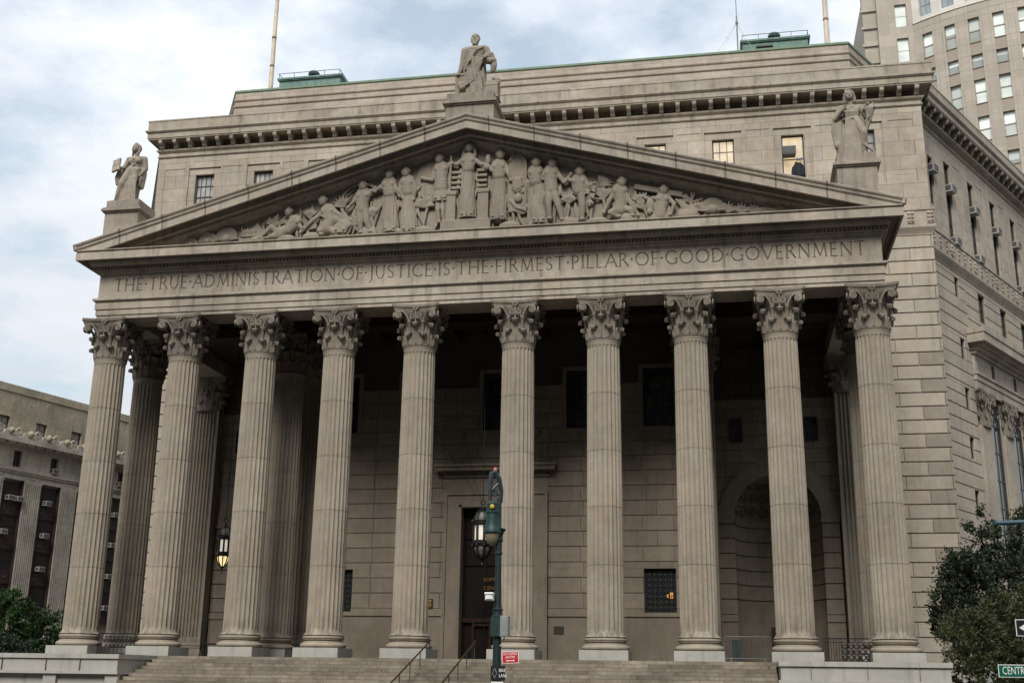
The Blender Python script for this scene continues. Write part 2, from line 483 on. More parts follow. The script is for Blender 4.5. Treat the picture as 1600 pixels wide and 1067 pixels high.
def capital_mb():
    mb = MB()
    mb.lathe([(.76,-.02),(.80,0),(.83,.045),(.80,.09),(.76,.10)], 48, tint=.85)
    mb.lathe([(.74,.06),(.75,.9),(.80,1.25),(.90,1.5),(1.0,1.66),(1.0,1.72)], 40, tint=.75)
    for k in range(8):
        a = 2*PI*k/8
        leaf(mb, a+PI/8, [(.77,.10,.27),(.79,.2,.29),(.80,.32,.29),(.82,.43,.28),(.86,.53,.26),(.93,.60,.22),(1.0,.61,.18),(1.04,.56,.14),(1.03,.48,.10),(1.0,.44,.06)])
        mb.ell((1.0*cos(a+PI/8), 1.0*sin(a+PI/8), .56), (.10,.10,.075), nu=8, nv=6)
        leaf(mb, a, [(.77,.12,.17),(.78,.4,.24),(.80,.62,.28),(.82,.80,.28),(.86,.96,.26),(.95,1.08,.23),(1.05,1.12,.2),(1.12,1.06,.16),(1.11,.97,.11),(1.07,.92,.06)])
        mb.ell((1.08*cos(a), 1.08*sin(a), 1.06), (.12,.12,.08), nu=8, nv=6)
        # stalks between the leaves
        c, s_ = cos(a+PI/8), sin(a+PI/8)
        mb.tube([(.80*c,.80*s_,.5),(.83*c,.83*s_,.8),(.88*c,.88*s_,1.08),(.92*c,.92*s_,1.2)], [.06,.075,.1,.14], 8)
        mb.ell((.90*c,.90*s_,1.17), (.13,.13,.05), nu=10, nv=6)
    for q in range(4):
        rot = Matrix.Rotation(q*PI/2, 3, 'Z')
        for sg in (-1,1):
            # corner volute: stem then spiral, standing in front of the bell
            pts = []; rad = []
            cx, cz, R0 = .83, 1.52, .185
            st = [(.34,-.86,1.18),(.42,-.90,1.40),(.52,-.96,1.58),(.64,-1.02,1.69)]
            for p in st: pts.append(p); rad.append(.055)
            for i in range(26):
                th = PI*.62 - i/25*PI*4.2
                rr = R0*(1-i/25*.86)
                x = cx + rr*cos(th); zz = cz + rr*sin(th)
                pts.append((x, -1.06-.10*(x-.6)-.03*(i/25), zz)); rad.append(.044-.018*i/25)
            mb.tube([rot @ Vector((p[0]*sg, p[1], p[2])) for p in pts], rad, 6)
            mb.ell(rot @ Vector((cx*sg,-1.09,cz)), (.05,.05,.05), nu=8, nv=6)
            # small inner scroll
            pts = []; rad = []
            for i in range(18):
                th = PI*1.1 + i/17*PI*3.0; rr = .15*(1-i/17*.8)
                pts.append(rot @ Vector((sg*(.155-rr*cos(th-PI)*1.0), -.99, 1.47+rr*sin(th)*1.0))); rad.append(.034-.012*i/17)
            mb.tube(pts, rad, 6)
            mb.tube([rot @ Vector((sg*.30,-.88,1.15)), rot @ Vector((sg*.26,-.93,1.3)), rot @ Vector((sg*.24,-.97,1.45))], .05, 6)
            # solid web behind the volute
            mb.ell(rot @ Vector((.82*sg,-.90,1.48)), (.16,.12,.19), nu=10, nv=8, tint=.75)
        mb.tube([rot @ Vector((0,-.9,1.1)), rot @ Vector((0,-.95,1.4)), rot @ Vector((0,-1.0,1.75))], [.05,.05,.06], 6)
        for i in range(6):
            a = 2*PI*i/6
            mb.ell(rot @ Vector((.10*cos(a),-1.03,1.88+.11*sin(a))), (.075,.06,.075), nu=8, nv=6)
        mb.ell(rot @ Vector((0,-1.09,1.88)), (.06,.05,.06), nu=8, nv=6)
    def ab(sc, mid):
        out = []
        for q in range(4):
            rt = Matrix.Rotation(q*PI/2, 2)
            for i in range(13):
                u = i/12*2-1
                out.append(tuple(rt @ Vector((u*1.10*sc, -(mid + (1.19-mid)*abs(u)**2)*sc))))
        return out
    L = [(1.70,ab(.90,.93)),(1.80,ab(.94,.93)),(1.84,ab(.955,.93)),(1.86,ab(.93,.93)),(1.90,ab(.98,.94)),(1.96,ab(1.0,.95)),(2.06,ab(1.0,.95))]
    n = len(L[0][1]); vs = [(x,y,z) for z, pl in L for x, y in pl]
    fs = [(k*n+i, k*n+(i+1)%n, (k+1)*n+(i+1)%n, (k+1)*n+i) for k in range(len(L)-1) for i in range(n)]
    fs += [tuple(range(n-1,-1,-1)), tuple((len(L)-1)*n+i for i in range(n))]
    mb.add(vs, fs)
    return mb
col0 = shaft_mb().build('column', M_col, CH, smooth=40)
base_mb().build('base', M_col, col0, smooth=35)
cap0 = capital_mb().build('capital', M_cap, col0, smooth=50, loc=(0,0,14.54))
pl = MB(); pl.cham(-1.073,1.073,-1.073,1.073,-.02,.43,.012); pl.build('plinth', M_plinth, col0)
spots = [(x, 0) for x in XC] + [(XC[i], 4.1) for i in (0,2,7,9)]
for i, (x, y) in enumerate(spots):
    o = col0 if i == 0 else dup(col0, CH)
    o.location = (x, y, 0); o.rotation_euler = (0,0,0)

# --- pilasters at the back corners of the porch
def pilaster(x, yf, w=1.66, z0=0.0, ztop=14.54):
    mb = MB(); n = 7; fl = w*.88/n
    poly = [(-w/2,0)]
    for i in range(n):
        c = -w*.44 + fl*(i+.5)
        for j in range(7):
            t = PI*(1-j/6); poly.append((c + fl*.4*cos(t), .11*sin(t)))
    poly += [(w/2,0),(w/2,.8),(-w/2,.8)]
    mb.prismz(poly, z0+1.0, ztop)
    mb.box(-w/2-.02,w/2+.02,-.02,.8,z0+.95,z0+1.25)
    o = mb.build('pilaster', M_col, CH, loc=(x,yf,0))
    b = MB()
    for z, e, h in ((.43,.16,.2),(.66,.10,.1),(.79,.13,.16)): b.box(-w/2-e,w/2+e,-e,.8,z0+z,z0+z+h)
    b.box(-w/2-.24,w/2+.24,-.24,.8,z0,z0+.43)
    b.build('base', M_col, o)
    c = link('capital', cap0.data, o); c.location = (0,.25,ztop); c.scale = (1.08,.45,1)
    return o
for sx in (-1,1):
    pilaster(sx*18.86, 11.55)
    pilaster(sx*10.66, 7.0)

# --- entablature on three sides of the porch
path = [(-XE,BY+.3),(-XE,-.85),(XE,-.85),(XE,BY+.3)]
EN = MB()
sweep(EN, path, [(-.02,16.6),(-.02,16.78),(.03,16.79),(.03,17.06),(.0,17.07),(.08,17.09),(.08,17.44),(.05,17.45),(.12,17.50),(.19,17.55),(.19,17.66),(0,17.67),
                 (0,17.68),(-.3,17.68),(-.3,18.98),(0,18.98),(.05,19.0),(.10,19.06),(.10,19.12),(.22,19.13),(.22,19.16),(.14,19.17),(.14,19.34),(.36,19.36),(.40,19.40),(.44,19.47),(.46,19.52),(.46,19.86),(.84,19.86),(.85,19.50),
                 (.92,19.50),(.95,19.51),(.95,19.90),(.90,19.92),(1.0,19.99),(1.0,20.03),(-1.5,20.06),(-1.72,17.4),(-1.72,16.6)])  # deep slot behind the corona is shaped to darken the soffit
en = EN.build('entablature', M_trim, CH)
# frieze with the inscription cut into it
LET = {
 'A':(.78,[('s',0,0,.39,1,.07),('s',.39,1,.78,0,.11),('s',.16,.36,.62,.36,.06)]),
 'C':(.78,[('a',.46,.5,.46,.5,45,315,.10)]),
 'D':(.82,[('s',.1,0,.1,1,.11),('a',.28,.5,.50,.5,-90,90,.10),('s',.1,.96,.30,.96,.07),('s',.1,.04,.30,.04,.07)]),
 'E':(.52,[('s',.1,0,.1,1,.11),('s',.1,.97,.5,.97,.06),('s',.1,.52,.44,.52,.06),('s',.1,.03,.52,.03,.06)]),
 'F':(.50,[('s',.1,0,.1,1,.11),('s',.1,.97,.5,.97,.06),('s',.1,.50,.43,.50,.06)]),
 'G':(.82,[('a',.46,.5,.46,.5,45,320,.10),('s',.76,.02,.76,.42,.10),('s',.58,.42,.84,.42,.05)]),
 'H':(.80,[('s',.1,0,.1,1,.11),('s',.7,0,.7,1,.11),('s',.1,.51,.7,.51,.06)]),
 'I':(.20,[('s',.1,0,.1,1,.11)]),
 'J':(.32,[('s',.22,-.1,.22,1,.11),('a',.06,-.06,.16,.16,-110,0,.08)]),
 'L':(.52,[('s',.1,0,.1,1,.11),('s',.1,.03,.52,.03,.06)]),
 'M':(.96,[('s',.10,0,.18,1,.07),('s',.18,1,.48,.06,.11),('s',.48,.06,.78,1,.07),('s',.78,1,.88,0,.11)]),
 'N':(.82,[('s',.1,0,.1,1,.07),('s',.1,1,.72,0,.11),('s',.72,0,.72,1,.07)]),
 'O':(.94,[('a',.47,.5,.47,.5,0,360,.10)]),
 'P':(.56,[('s',.1,0,.1,1,.11),('a',.25,.73,.28,.27,-90,90,.09),('s',.1,.97,.26,.97,.06),('s',.1,.48,.26,.48,.06)]),
 'R':(.66,[('s',.1,0,.1,1,.11),('a',.25,.75,.26,.25,-90,90,.09),('s',.1,.97,.26,.97,.06),('s',.1,.52,.26,.52,.06),('s',.30,.52,.66,0,.11)]),
 'S':(.52,[('a',.26,.75,.22,.25,25,270,.09),('a',.26,.26,.24,.25,-155,90,.09)]),
 'T':(.70,[('s',.35,0,.35,1,.11),('s',0,.97,.7,.97,.06)]),
 'U':(.74,[('s',.1,.3,.1,1,.11),('s',.64,.3,.64,1,.07),('a',.37,.31,.27,.31,180,360,.09)]),
 'V':(.76,[('s',0,1,.38,0,.11),('s',.38,0,.76,1,.07)]),
 '.':(.18,[('d',.09,.5,.095)]),
}
SERIF = {'A':[(0,0),(.78,0)],'D':[(.1,0),(.1,1)],'E':[(.1,0),(.1,1)],'F':[(.1,0),(.1,1)],'H':[(.1,0),(.1,1),(.7,0),(.7,1)],'I':[(.1,0),(.1,1)],'J':[(.22,1)],'L':[(.1,0),(.1,1)],
         'M':[(.1,0),(.88,0)],'N':[(.1,0),(.1,1),(.72,1)],'P':[(.1,0),(.1,1)],'R':[(.1,0),(.1,1)],'T':[(.35,0)],'U':[(.1,1),(.64,1)],'V':[(0,1),(.76,1)]}
TXT = 'THE.TRUE.ADMINISTRATION.OF.JUSTICE.IS.THE.FIRMEST.PILLAR.OF.GOOD.GOVERNMENT'
H_ = .69; X0, X1 = -18.60, 18.74; ZB = 18.04
tot = sum(LET[c][0] for c in TXT)*H_; track = (X1-X0-tot)/(len(TXT)-1)
def letters(y0, y1):
    mb = MB(); x = X0; k = 0
    for c in TXT:
        w, st = LET[c]
        def P(a, b): return (x + a*H_, ZB + b*H_)
        for s_ in st:
            k += 1; e = (k % 5)*.0016                     # strokes end at slightly different depths
            if s_[0] == 's':
                _, a, b, c2, d, t = s_
                dx, dz = c2-a, d-b; l = math.hypot(dx,dz); nx, nz = -dz/l*t/2, dx/l*t/2
                mb.prism([P(a-nx,b-nz),P(c2-nx,d-nz),P(c2+nx,d+nz),P(a+nx,b+nz)], y0+e, y1+e)
            elif s_[0] == 'a':
                _, cx, cz, rx, rz, a0, a1, t = s_
                n = max(6, int(abs(a1-a0)/18)); 
                for i in range(n):
                    q = []
                    for aa in (a0+(a1-a0)*i/n, a0+(a1-a0)*(i+1)/n):
                        aa = R(aa); tt = t*(.6+.4*abs(cos(aa)))
                        q.append((P(cx+(rx-tt)*cos(aa), cz+(rz-tt)*sin(aa)), P(cx+rx*cos(aa), cz+rz*sin(aa))))
                    mb.prism([q[0][0],q[0][1],q[1][1],q[1][0]], y0+e, y1+e)
            else:
                _, a, b, t = s_
                mb.prism([P(a-t,b),P(a,b-t),P(a+t,b),P(a,b+t)], y0+e, y1+e)
        for a, b in SERIF.get(c, []):
            k += 1; e = (k % 5)*.0016
            t = .025; b2 = b+t if b == 0 else b-t
            mb.prism([P(a-.11,b2-t),P(a+.11,b2-t),P(a+.11,b2+t),P(a-.11,b2+t)], y0+e, y1+e)
        x += w*H_ + track
    return mb
fr = MB(); sweep(fr, path, [(0,17.68),(-.29,17.685),(-.29,18.975),(0,18.98)])
fro = fr.build('frieze', M_trim, en)
cut = letters(-1.0, -.79).build('cut', M_trim)
bo = fro.modifiers.new('b', 'BOOLEAN'); bo.operation = 'DIFFERENCE'; bo.object = cut; bo.solver = 'EXACT'; bo.use_self = True
dg = bpy.context.evaluated_depsgraph_get()
nm = bpy.data.meshes.new_from_object(fro.evaluated_get(dg))
print('frieze faces', len(fro.data.polygons), '->', len(nm.polygons))
if len(nm.polygons) > 200:
    fro.modifiers.clear(); fro.data = nm
else: fro.modifiers.clear()
bpy.data.objects.remove(cut)
letters(-.814, -.70).build('inscription', M_stain_shade, fro)  # letter beds coloured dark for the shade inside the cuts
# dentils under the cornice
dn = MB()
x = -XE-.3
while x < XE+.3:
    dn.box(x, x+.11, -1.12, -.98, 19.175, 19.335); x += .18
for sx in (-1,1):
    y = -.8
    while y < BY:
        dn.box(*sorted((sx*(XE+.13), sx*(XE+.27))), y, y+.11, 19.175, 19.335); y += .18
dn.build('dentil_course', M_trim, en)

# --- pediment
PX, AZ, TIPZ = 20.55, 26.18, 20.34
SL = (AZ-TIPZ)/PX
prof = [(BY+.2,0),(-1.90,0),(-1.95,-.04),(-1.93,-.12),(-1.86,-.20),(-1.84,-.30),(-1.80,-.31),(-1.80,-.35),(-1.77,-.36),(-1.77,-.74),(-1.68,-.77),(-1.67,-.42),(-1.14,-.42),(-1.16,-.76),(-1.18,-.80),(-1.12,-.86),(-.98,-.88),(-.98,-1.04),(-.80,-1.05),(-.78,-1.10),(-.62,-1.22),(-.60,-1.28),(-.40,-1.30),(BY+.2,-1.30)]  # groove in the raking soffit added for the dark shade it makes
PD = MB(); vs = []; n = len(prof)
for sx in (-1,0,1):
    for y, dz in prof:
        if sx == 0: vs.append((0, y, AZ+dz))
        else:
            xe = PX if dz > -.3 else (AZ+dz-20.0)/SL
            xe = min(xe, PX)
            vs.append((sx*xe, y, AZ - SL*xe + dz))
fs = []
for k in range(2):
    for j in range(n): fs.append((k*n+j, (k+1)*n+j, (k+1)*n+(j+1)%n, k*n+(j+1)%n))
PD.add(vs, fs)
for sx in (-1,1):                                   # gutter mould returning along the eaves
    PD.add([(sx*(XE+.9),-1.9,20.035),(sx*(XE+1.0),-1.9,20.035),(sx*PX,-1.94,TIPZ-.02),(sx*(XE+.9),-1.9,TIPZ-.02),
            (sx*(XE+.9),BY,20.035),(sx*(XE+1.0),BY,20.035),(sx*PX,BY,TIPZ-.02),(sx*(XE+.9),BY,TIPZ-.02)],
           [(0,1,2,3),(7,6,5,4),(0,4,5,1),(1,5,6,2),(2,6,7,3),(3,7,4,0)])
ped = PD.build('pediment', M_trim, CH)
# stone joints of the raking cornice: thin raised weather strips
js = MB()
for sx in (-1,1):
    x = 1.15 if sx > 0 else 2.1
    while x < PX-1.2:
        z = AZ - SL*x; c = sx*x
        for (y, dz), (y2, dz2) in zip(prof[1:9], prof[2:10]):
            js.add([(c-.035,y-.012,z+dz+SL*.035),(c+.035,y-.012,z+dz-SL*.035),(c+.035,y2-.012,z+dz2-SL*.035),(c-.035,y2-.012,z+dz2+SL*.035),
                    (c-.035,y+.03,z+dz+SL*.035),(c+.035,y+.03,z+dz-SL*.035),(c+.035,y2+.03,z+dz2-SL*.035),(c-.035,y2+.03,z+dz2+SL*.035)] if sx > 0 else
                   [(c-.035,y-.012,z+dz-SL*.035),(c+.035,y-.012,z+dz+SL*.035),(c+.035,y2-.012,z+dz2+SL*.035),(c-.035,y2-.012,z+dz2-SL*.035),
                    (c-.035,y+.03,z+dz-SL*.035),(c+.035,y+.03,z+dz+SL*.035),(c+.035,y2+.03,z+dz2+SL*.035),(c-.035,y2+.03,z+dz2-SL*.035)],
                   [(0,1,2,3),(7,6,5,4),(0,4,5,1),(1,5,6,2),(2,6,7,3),(3,7,4,0)])
        js.box(c-.05,c+.05,-1.93,-1.80,z-.03,z+.035)
        x += 2.28
js.build('stone_joint', M_stain_shade, ped)
dn = MB()
for sx in (-1,1):
    x = .15
    while x < PX-2.2:
        z = AZ-SL*x; dn.box(*sorted((sx*x, sx*(x+.10))), -1.05, -.975, z-1.03, z-.92); x += .17
dn.build('dentil_course', M_trim, ped)
ty = MB(); zb = 20.05; zt = AZ-1.2
ty.prism([(-(zt-zb)/SL,zb),((zt-zb)/SL,zb),(0,zt)], -.55, -.2)
ty.box(-1.35,1.15,-1.05,-.54,20.05,20.78)
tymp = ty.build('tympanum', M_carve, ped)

# --- carved figures in the pediment
YR = -.62
def rfig(name, head, torso, limbs, cloth, S=1.0, prop=None):
    mb = MB(); S = S*1.0
    hr = .195*S; rk = random.Random(int(head[0]*100)+5000)
    mb.ell((head[0], YR-.30, head[1]), (hr*.85, hr, hr*1.15), nu=12, nv=10)
    mb.ell((head[0], YR-.16, head[1]+.05), (hr*1.05, hr*1.0, hr*1.1))
    mb.ell((head[0]-.02, YR-.49, head[1]-.02), (.035*S,.06*S,.07*S))
    mb.cap((head[0],YR-.22,head[1]-hr*.8), (torso[0][0],YR-.18,torso[0][1]+.1), .10*S, .13*S)
    tp = torso[:]
    rr = [.32*S,.25*S,.27*S]
    for i in range(len(tp)-1):
        a, b = tp[i], tp[i+1]
        for t in (0,.33,.66,1):
            x = a[0]+(b[0]-a[0])*t; z = a[1]+(b[1]-a[1])*t
            r = rr[min(i,2)]*(1-t)+rr[min(i+1,2)]*t
            mb.ell((x,YR-.14,z), (r*1.05,.26*S,r*1.05))
    for sg in (-1,1): mb.ell((tp[0][0]+sg*.13*S, YR-.34, tp[0][1]-.05), (.13*S,.10*S,.13*S))
    for L in limbs:
        big = len(L) == 3 and min(p[1] for p in L) < 21.3 and abs(L[0][1]-torso[-1][1]) < .35
        r = [.17*S,.13*S,.085*S] if big else [.115*S,.09*S,.065*S]
        pts = [(p[0], YR-.20-(.08 if i == 1 else 0), p[1]) for i, p in enumerate(L)]
        mb.chain(pts, r)
        e = pts[-1]; mb.ell((e[0],e[1]-.05,e[2]), (.12*S,.14*S,.07*S) if big else (.085*S,.08*S,.085*S))
    for C_ in cloth:
        k = len(C_); ww = [(.25+.10*i/max(1,k-1))*S for i in range(k)]
        for i in range(k-1):
            a, b = C_[i], C_[i+1]
            mb.cap((a[0],YR-.02,a[1]), (b[0],YR-.02,b[1]+(.22 if i == k-2 else 0)), ww[i], ww[i+1])
        e = C_[-1]
        for sg in (-1,1): mb.ell((e[0]+sg*.16*S, YR-.28, e[1]+.06), (.09*S,.2*S,.07*S))
        nf = 10
        for j in range(nf):                             # hanging folds on the surface
            f = (j+.5)/nf*2-1; pts = []; ph = rk.uniform(0,6)
            for i in range((k-1)*3+1):
                t = i/3; q = min(int(t), k-2); u = t-q
                x = C_[q][0]*(1-u)+C_[q+1][0]*u; z = C_[q][1]*(1-u)+C_[q+1][1]*u; w = ww[q]*(1-u)+ww[q+1]*u
                g = f + .07*sin(ph+i*1.1)
                pts.append((x+g*w, YR-.02-w*math.sqrt(max(.05,1-g*g)), z-(.12 if i == (k-1)*3 else 0)))
            mb.tube(pts, [.022*S+.016*S*i/len(pts) for i in range(len(pts))], 6)
    if cloth and len(cloth[0]) > 2:
        for j in range(5):                              # crossing folds over the chest
            mb.chain([(tp[0][0]-.26*S,YR-.30,tp[0][1]+.10-j*.09),(tp[0][0],YR-.42,tp[0][1]-.06-j*.10),(tp[0][0]+.26*S,YR-.30,tp[0][1]+.08-j*.10)], .028*S)
    for q in range(5):                                  # hair
        a_ = R(-70+35*q); mb.cap((head[0]+.05*sin(a_),YR-.34,head[1]+hr*1.05), (head[0]+hr*.95*sin(a_),YR-.30,head[1]+hr*(.75-.5*abs(sin(a_)))), .05*S)
    for j in range(7):                                  # loose drapery in low relief behind the body
        x0 = torso[-1][0] + rk.uniform(-.55,.55); z0 = torso[0][1] + rk.uniform(-.9,.1); x1 = x0 + rk.uniform(-.45,.45)
        zl = max(20.5, z0-rk.uniform(.9,1.9)); zt_ = AZ-1.25-SL*max(abs(x0),abs(x1))
        if z0 > zt_: z0 = zt_
        mb.chain([(x0,YR-.01,z0),((x0+x1)/2+rk.uniform(-.2,.2),YR-.07,(z0+zl)/2),(x1,YR-.03,zl)], [.05,.09,.06])
    if prop: prop(mb)
    mb.v = [(x, YR+(y-YR)*.74, z) for x, y, z in mb.v]   # carved in half relief
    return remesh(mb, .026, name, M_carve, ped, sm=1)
def shield(mb):
    mb.lathe([(.01,-.02),(.78,-.02),(.86,0),(.88,.06),(.80,.10),(.7,.09),(.01,.16)], 40)
def p_shield(mb):
    t = MB(); t.lathe([(.02,0),(.86,0),(.90,.07),(.86,.13),(.80,.10),(.5,.15),(.02,.18)], 40)
    mb.add([(-1.9+v[0], YR+.02-v[2], 23.18+v[1]*1.25) for v in t.v], t.f)
def p_ring(mb):
    mb.tube([(-5.62+1.05*cos(a), YR-.04, 22.25+1.0*sin(a)) for a in [PI*1.25-i*PI*1.1/16 for i in range(17)]], .10, 8)
    mb.tube([(-5.62+.85*cos(a), YR-.02, 22.25+.8*sin(a)) for a in [PI*1.25-i*PI*1.1/16 for i in range(17)]], .05, 8)
    mb.chain([(-6.5,YR-.05,21.6),(-6.1,YR-.12,21.3),(-5.7,YR-.05,21.15)], .09)
def p_throne(mb):
    mb.box(-1.18,-.66,YR-.32,YR+.1,20.95,22.32); mb.box(.45,1.0,YR-.32,YR+.1,20.95,22.38)
    mb.box(-1.22,-.62,YR-.38,YR+.1,22.25,22.48); mb.box(.40,1.06,YR-.38,YR+.1,22.3,22.52)
    for k in range(4): mb.box(-.95,-.45,YR-.2,YR+.1,22.6+k*.28,22.75+k*.28); mb.box(.38,.9,YR-.2,YR+.1,22.65+k*.28,22.8+k*.28)
    mb.cap((-.98,YR-.3,22.4),(-.95,YR-.3,24.35),.06,.06); mb.cap((-1.18,YR-.3,23.95),(-.72,YR-.3,23.98),.06)
    mb.ell((.95,YR-.3,24.05),(.14,.14,.3)); mb.ell((.9,YR-.25,23.7),(.17,.15,.2))
    mb.tube([(-.26,YR-.2,24.9),(-.32,YR-.2,24.6),(-.36,YR-.2,24.3)],.09); mb.tube([(.2,YR-.2,24.9),(.25,YR-.2,24.6),(.28,YR-.2,24.3)],.09)
    mb.box(-1.25,1.08,YR-.36,YR+.1,20.70,20.93)
def p_tab(mb):
    pts = [(1.98+.03*0,21.2),(2.85,21.2),(2.85,23.7)] + [(2.42+.43*cos(a), 23.7+.55*sin(a)) for a in [i*PI/8 for i in range(1,8)]] + [(1.98,23.7)]
    mb.prism(pts, YR-.16, YR+.1)
    mb.tube([(2.85,YR-.18,21.2),(2.85,YR-.18,23.7)]+[(2.42+.43*cos(a),YR-.18,23.7+.55*sin(a)) for a in [i*PI/8 for i in range(1,8)]],.07,8)
    mb.ell((2.45,YR-.2,22.6),(.28,.16,.45)); mb.ell((2.5,YR-.25,21.9),(.2,.16,.25)); mb.chain([(2.1,YR-.15,21.8),(2.45,YR-.2,21.4),(2.8,YR-.15,21.3)],.09)
    for j in range(4): mb.chain([(2.2,YR-.28,22.95-j*.13),(2.45,YR-.34,22.8-j*.13),(2.68,YR-.28,22.95-j*.13)],.04)
def p_grape(mb):
    rg = random.Random(4)
    for k in range(46):
        t = rg.random(); z = 22.5-1.2*t
        mb.ell((6.08+rg.uniform(-1,1)*.26*(1-.5*t), YR-.2-rg.random()*.1, z), .085, nu=8, nv=6)
    t = MB(); t.lathe([(.02,0),(.55,0),(.6,.05),(.3,.1),(.02,.12)], 24, mod=lambda a,z: 1+.06*cos(14*a))
    mb.add([(6.75+v[0]*.75, YR+.02-v[2], 22.2+v[1]*1.15) for v in t.v], t.f)
def p_plank(mb):
    mb.bar((8.2,YR-.1,22.16),(10.5,YR-.1,21.58),.28,.26)
    mb.ell((8.95,YR-.2,21.1),(.22,.24,.42)); mb.cap((8.75,YR-.3,21.45),(8.6,YR-.3,21.6),.06,.03); mb.cap((9.1,YR-.3,21.45),(9.25,YR-.3,21.55),.06,.03)
    mb.ell((8.93,YR-.3,20.75),(.16,.2,.16))
def p_slabs(mb):
    for k in range(3): mb.box(-12.0+k*.08,-11.1,YR-.2-.03*k,YR+.1,20.46+k*.22,20.62+k*.22)
    mb.bar((-11.25,YR-.1,21.25),(-10.85,YR-.1,20.7),.18,.5)
    rg = random.Random(8)
    for k in range(16):
        a = rg.uniform(.2,2.6); mb.cap((-10.1,YR-.08,21.25),(-10.1+.6*cos(a),YR-.12,21.3+.38*sin(a)),.07,.035)
def p_robe(mb):
    for j in range(5): mb.chain([(3.0+j*.16,YR-.1,20.6),(3.05+j*.14,YR-.2,21.8),(3.2+j*.08,YR-.2,22.8)],[.09,.07,.05])
FIGS = [
('reclining',(-9.39,21.87),[(-9.04,21.38),(-9.39,20.97),(-9.9,20.78)],[[(-9.9,20.82),(-10.27,21.13),(-10.87,20.57)],[(-9.72,20.68),(-10.23,20.62),(-10.52,20.54)],[(-8.95,21.33),(-8.62,20.96),(-8.7,20.75)]],[],p_slabs,'carved man reclining before a leafy sprig at the left end'),
('crouching',(-7.6,22.37),[(-7.32,21.84),(-7.16,21.31),(-7.35,20.93)],[[(-7.49,21.85),(-8.05,21.37),(-8.66,20.81)],[(-7.06,21.87),(-6.62,21.54),(-6.3,21.09)],[(-7.34,20.89),(-7.68,20.78),(-7.58,20.57)],[(-7.17,20.88),(-6.91,20.65),(-6.48,20.56)]],[[(-6.87,21.47),(-6.34,21.0),(-6.57,20.67)]],None,'carved man crouching and reaching down to his right'),
('archer',(-5.52,23.06),[(-5.5,22.6),(-5.52,22.17),(-5.52,21.82)],[[(-5.75,22.62),(-5.98,22.2),(-6.26,21.95)],[(-5.2,22.54),(-5.08,22.75),(-4.84,22.91)],[(-5.62,21.74),(-5.57,21.13),(-5.49,20.56)],[(-5.37,21.72),(-5.21,21.11),(-5.02,20.56)]],[],p_ring,'carved standing man in front of a curved ring'),
('maiden',(-4.15,23.58),[(-4.17,23.13),(-4.11,22.6)],[[(-4.38,23.14),(-4.63,22.89),(-4.87,22.74)],[(-3.92,23.11),(-3.74,22.75),(-3.56,22.39)]],[[(-4.11,22.69),(-4.03,21.64),(-3.98,20.6)]],None,'carved robed woman holding out her right arm'),
('elder',(-3.29,23.64),[(-3.21,23.15),(-3.15,22.62)],[[(-3.5,23.13),(-3.57,22.65),(-3.39,22.29)],[(-2.88,23.08),(-2.78,22.6),(-2.84,22.17)]],[[(-3.15,22.62),(-3.09,21.58),(-3.03,20.53)]],None,'carved robed figure beside the round shield'),
('soldier',(-1.57,24.27),[(-1.48,23.77),(-1.46,23.25),(-1.45,22.73)],[[(-1.77,23.73),(-1.91,23.15),(-2.44,23.28)],[(-1.21,23.72),(-1.03,23.94),(-.94,24.06)],[(-1.56,22.09),(-1.57,21.51),(-1.49,20.9)],[(-1.32,22.07),(-1.3,21.49),(-1.25,20.88)]],[[(-1.45,22.86),(-1.43,22.08)]],p_shield,'carved man in a short tunic with a large round shield'),
('enthroned',(-.04,24.79),[(-.08,24.13),(-.07,23.68)],[[(-.36,24.15),(-.63,23.91),(-.91,24.0)],[(.26,24.11),(.6,23.82),(.91,23.87)]],[[(-.1,23.68),(-.09,22.77),(-.08,21.99),(-.05,21.13)]],p_throne,'carved central robed figure enthroned with a sword hilt and orb'),
('bearded',(1.58,24.26),[(1.49,23.7),(1.5,23.18)],[[(1.25,23.71),(1.16,23.46),(1.01,23.67)],[(1.83,23.67),(1.99,23.21),(2.11,22.88)]],[[(1.5,23.31),(1.51,22.4),(1.5,21.64),(1.5,20.91)]],p_tab,'carved long robed figure beside a round topped tablet'),
('striding',(3.39,23.69),[(3.34,23.24),(3.35,22.73)],[[(3.1,23.13),(3.23,22.8),(3.41,22.92)]],[[(3.35,22.73),(3.59,22.01),(3.42,21.45),(3.54,20.62)]],p_robe,'carved figure in a zigzag falling robe'),
('athlete',(4.21,23.6),[(4.12,23.19),(4.1,22.74),(4.13,22.29)],[[(3.85,23.27),(3.77,23.02),(3.71,22.83)],[(4.39,23.17),(4.78,22.57),(5.11,22.99)],[(4.04,22.24),(4.01,21.48),(4.07,20.72)],[(4.22,22.22),(4.49,21.38),(4.69,20.62)]],[],None,'carved striding nude man with a bent left arm'),
('harvest',(5.56,23.06),[(5.51,22.63),(5.51,22.1)],[[(5.31,22.64),(5.14,22.65),(5.02,22.71)],[(5.8,22.61),(5.97,22.33),(5.92,22.07)],[(5.59,22.0),(5.67,21.29),(5.66,20.59)]],[],p_grape,'carved figure with a hanging bunch of fruit and a shell'),
('seated',(7.61,22.38),[(7.48,21.97),(7.56,21.44),(7.47,21.0)],[[(7.28,21.98),(6.99,21.47),(6.7,20.88)],[(7.76,21.77),(8.04,21.23),(8.39,20.64)],[(7.47,21.05),(7.06,20.85),(7.46,20.61)],[(7.63,21.04),(7.95,20.93),(8.11,20.62)]],[],None,'carved woman seated on the ground leaning on both arms'),
('stooping',(9.62,21.83),[(9.57,21.44),(9.44,20.97),(9.4,20.62)],[[(9.82,21.46),(10.09,21.1),(9.91,20.59)],[(9.33,21.41),(9.09,21.47),(8.89,21.44)]],[],p_plank,'carved man seen from behind under a sloping beam'),
]
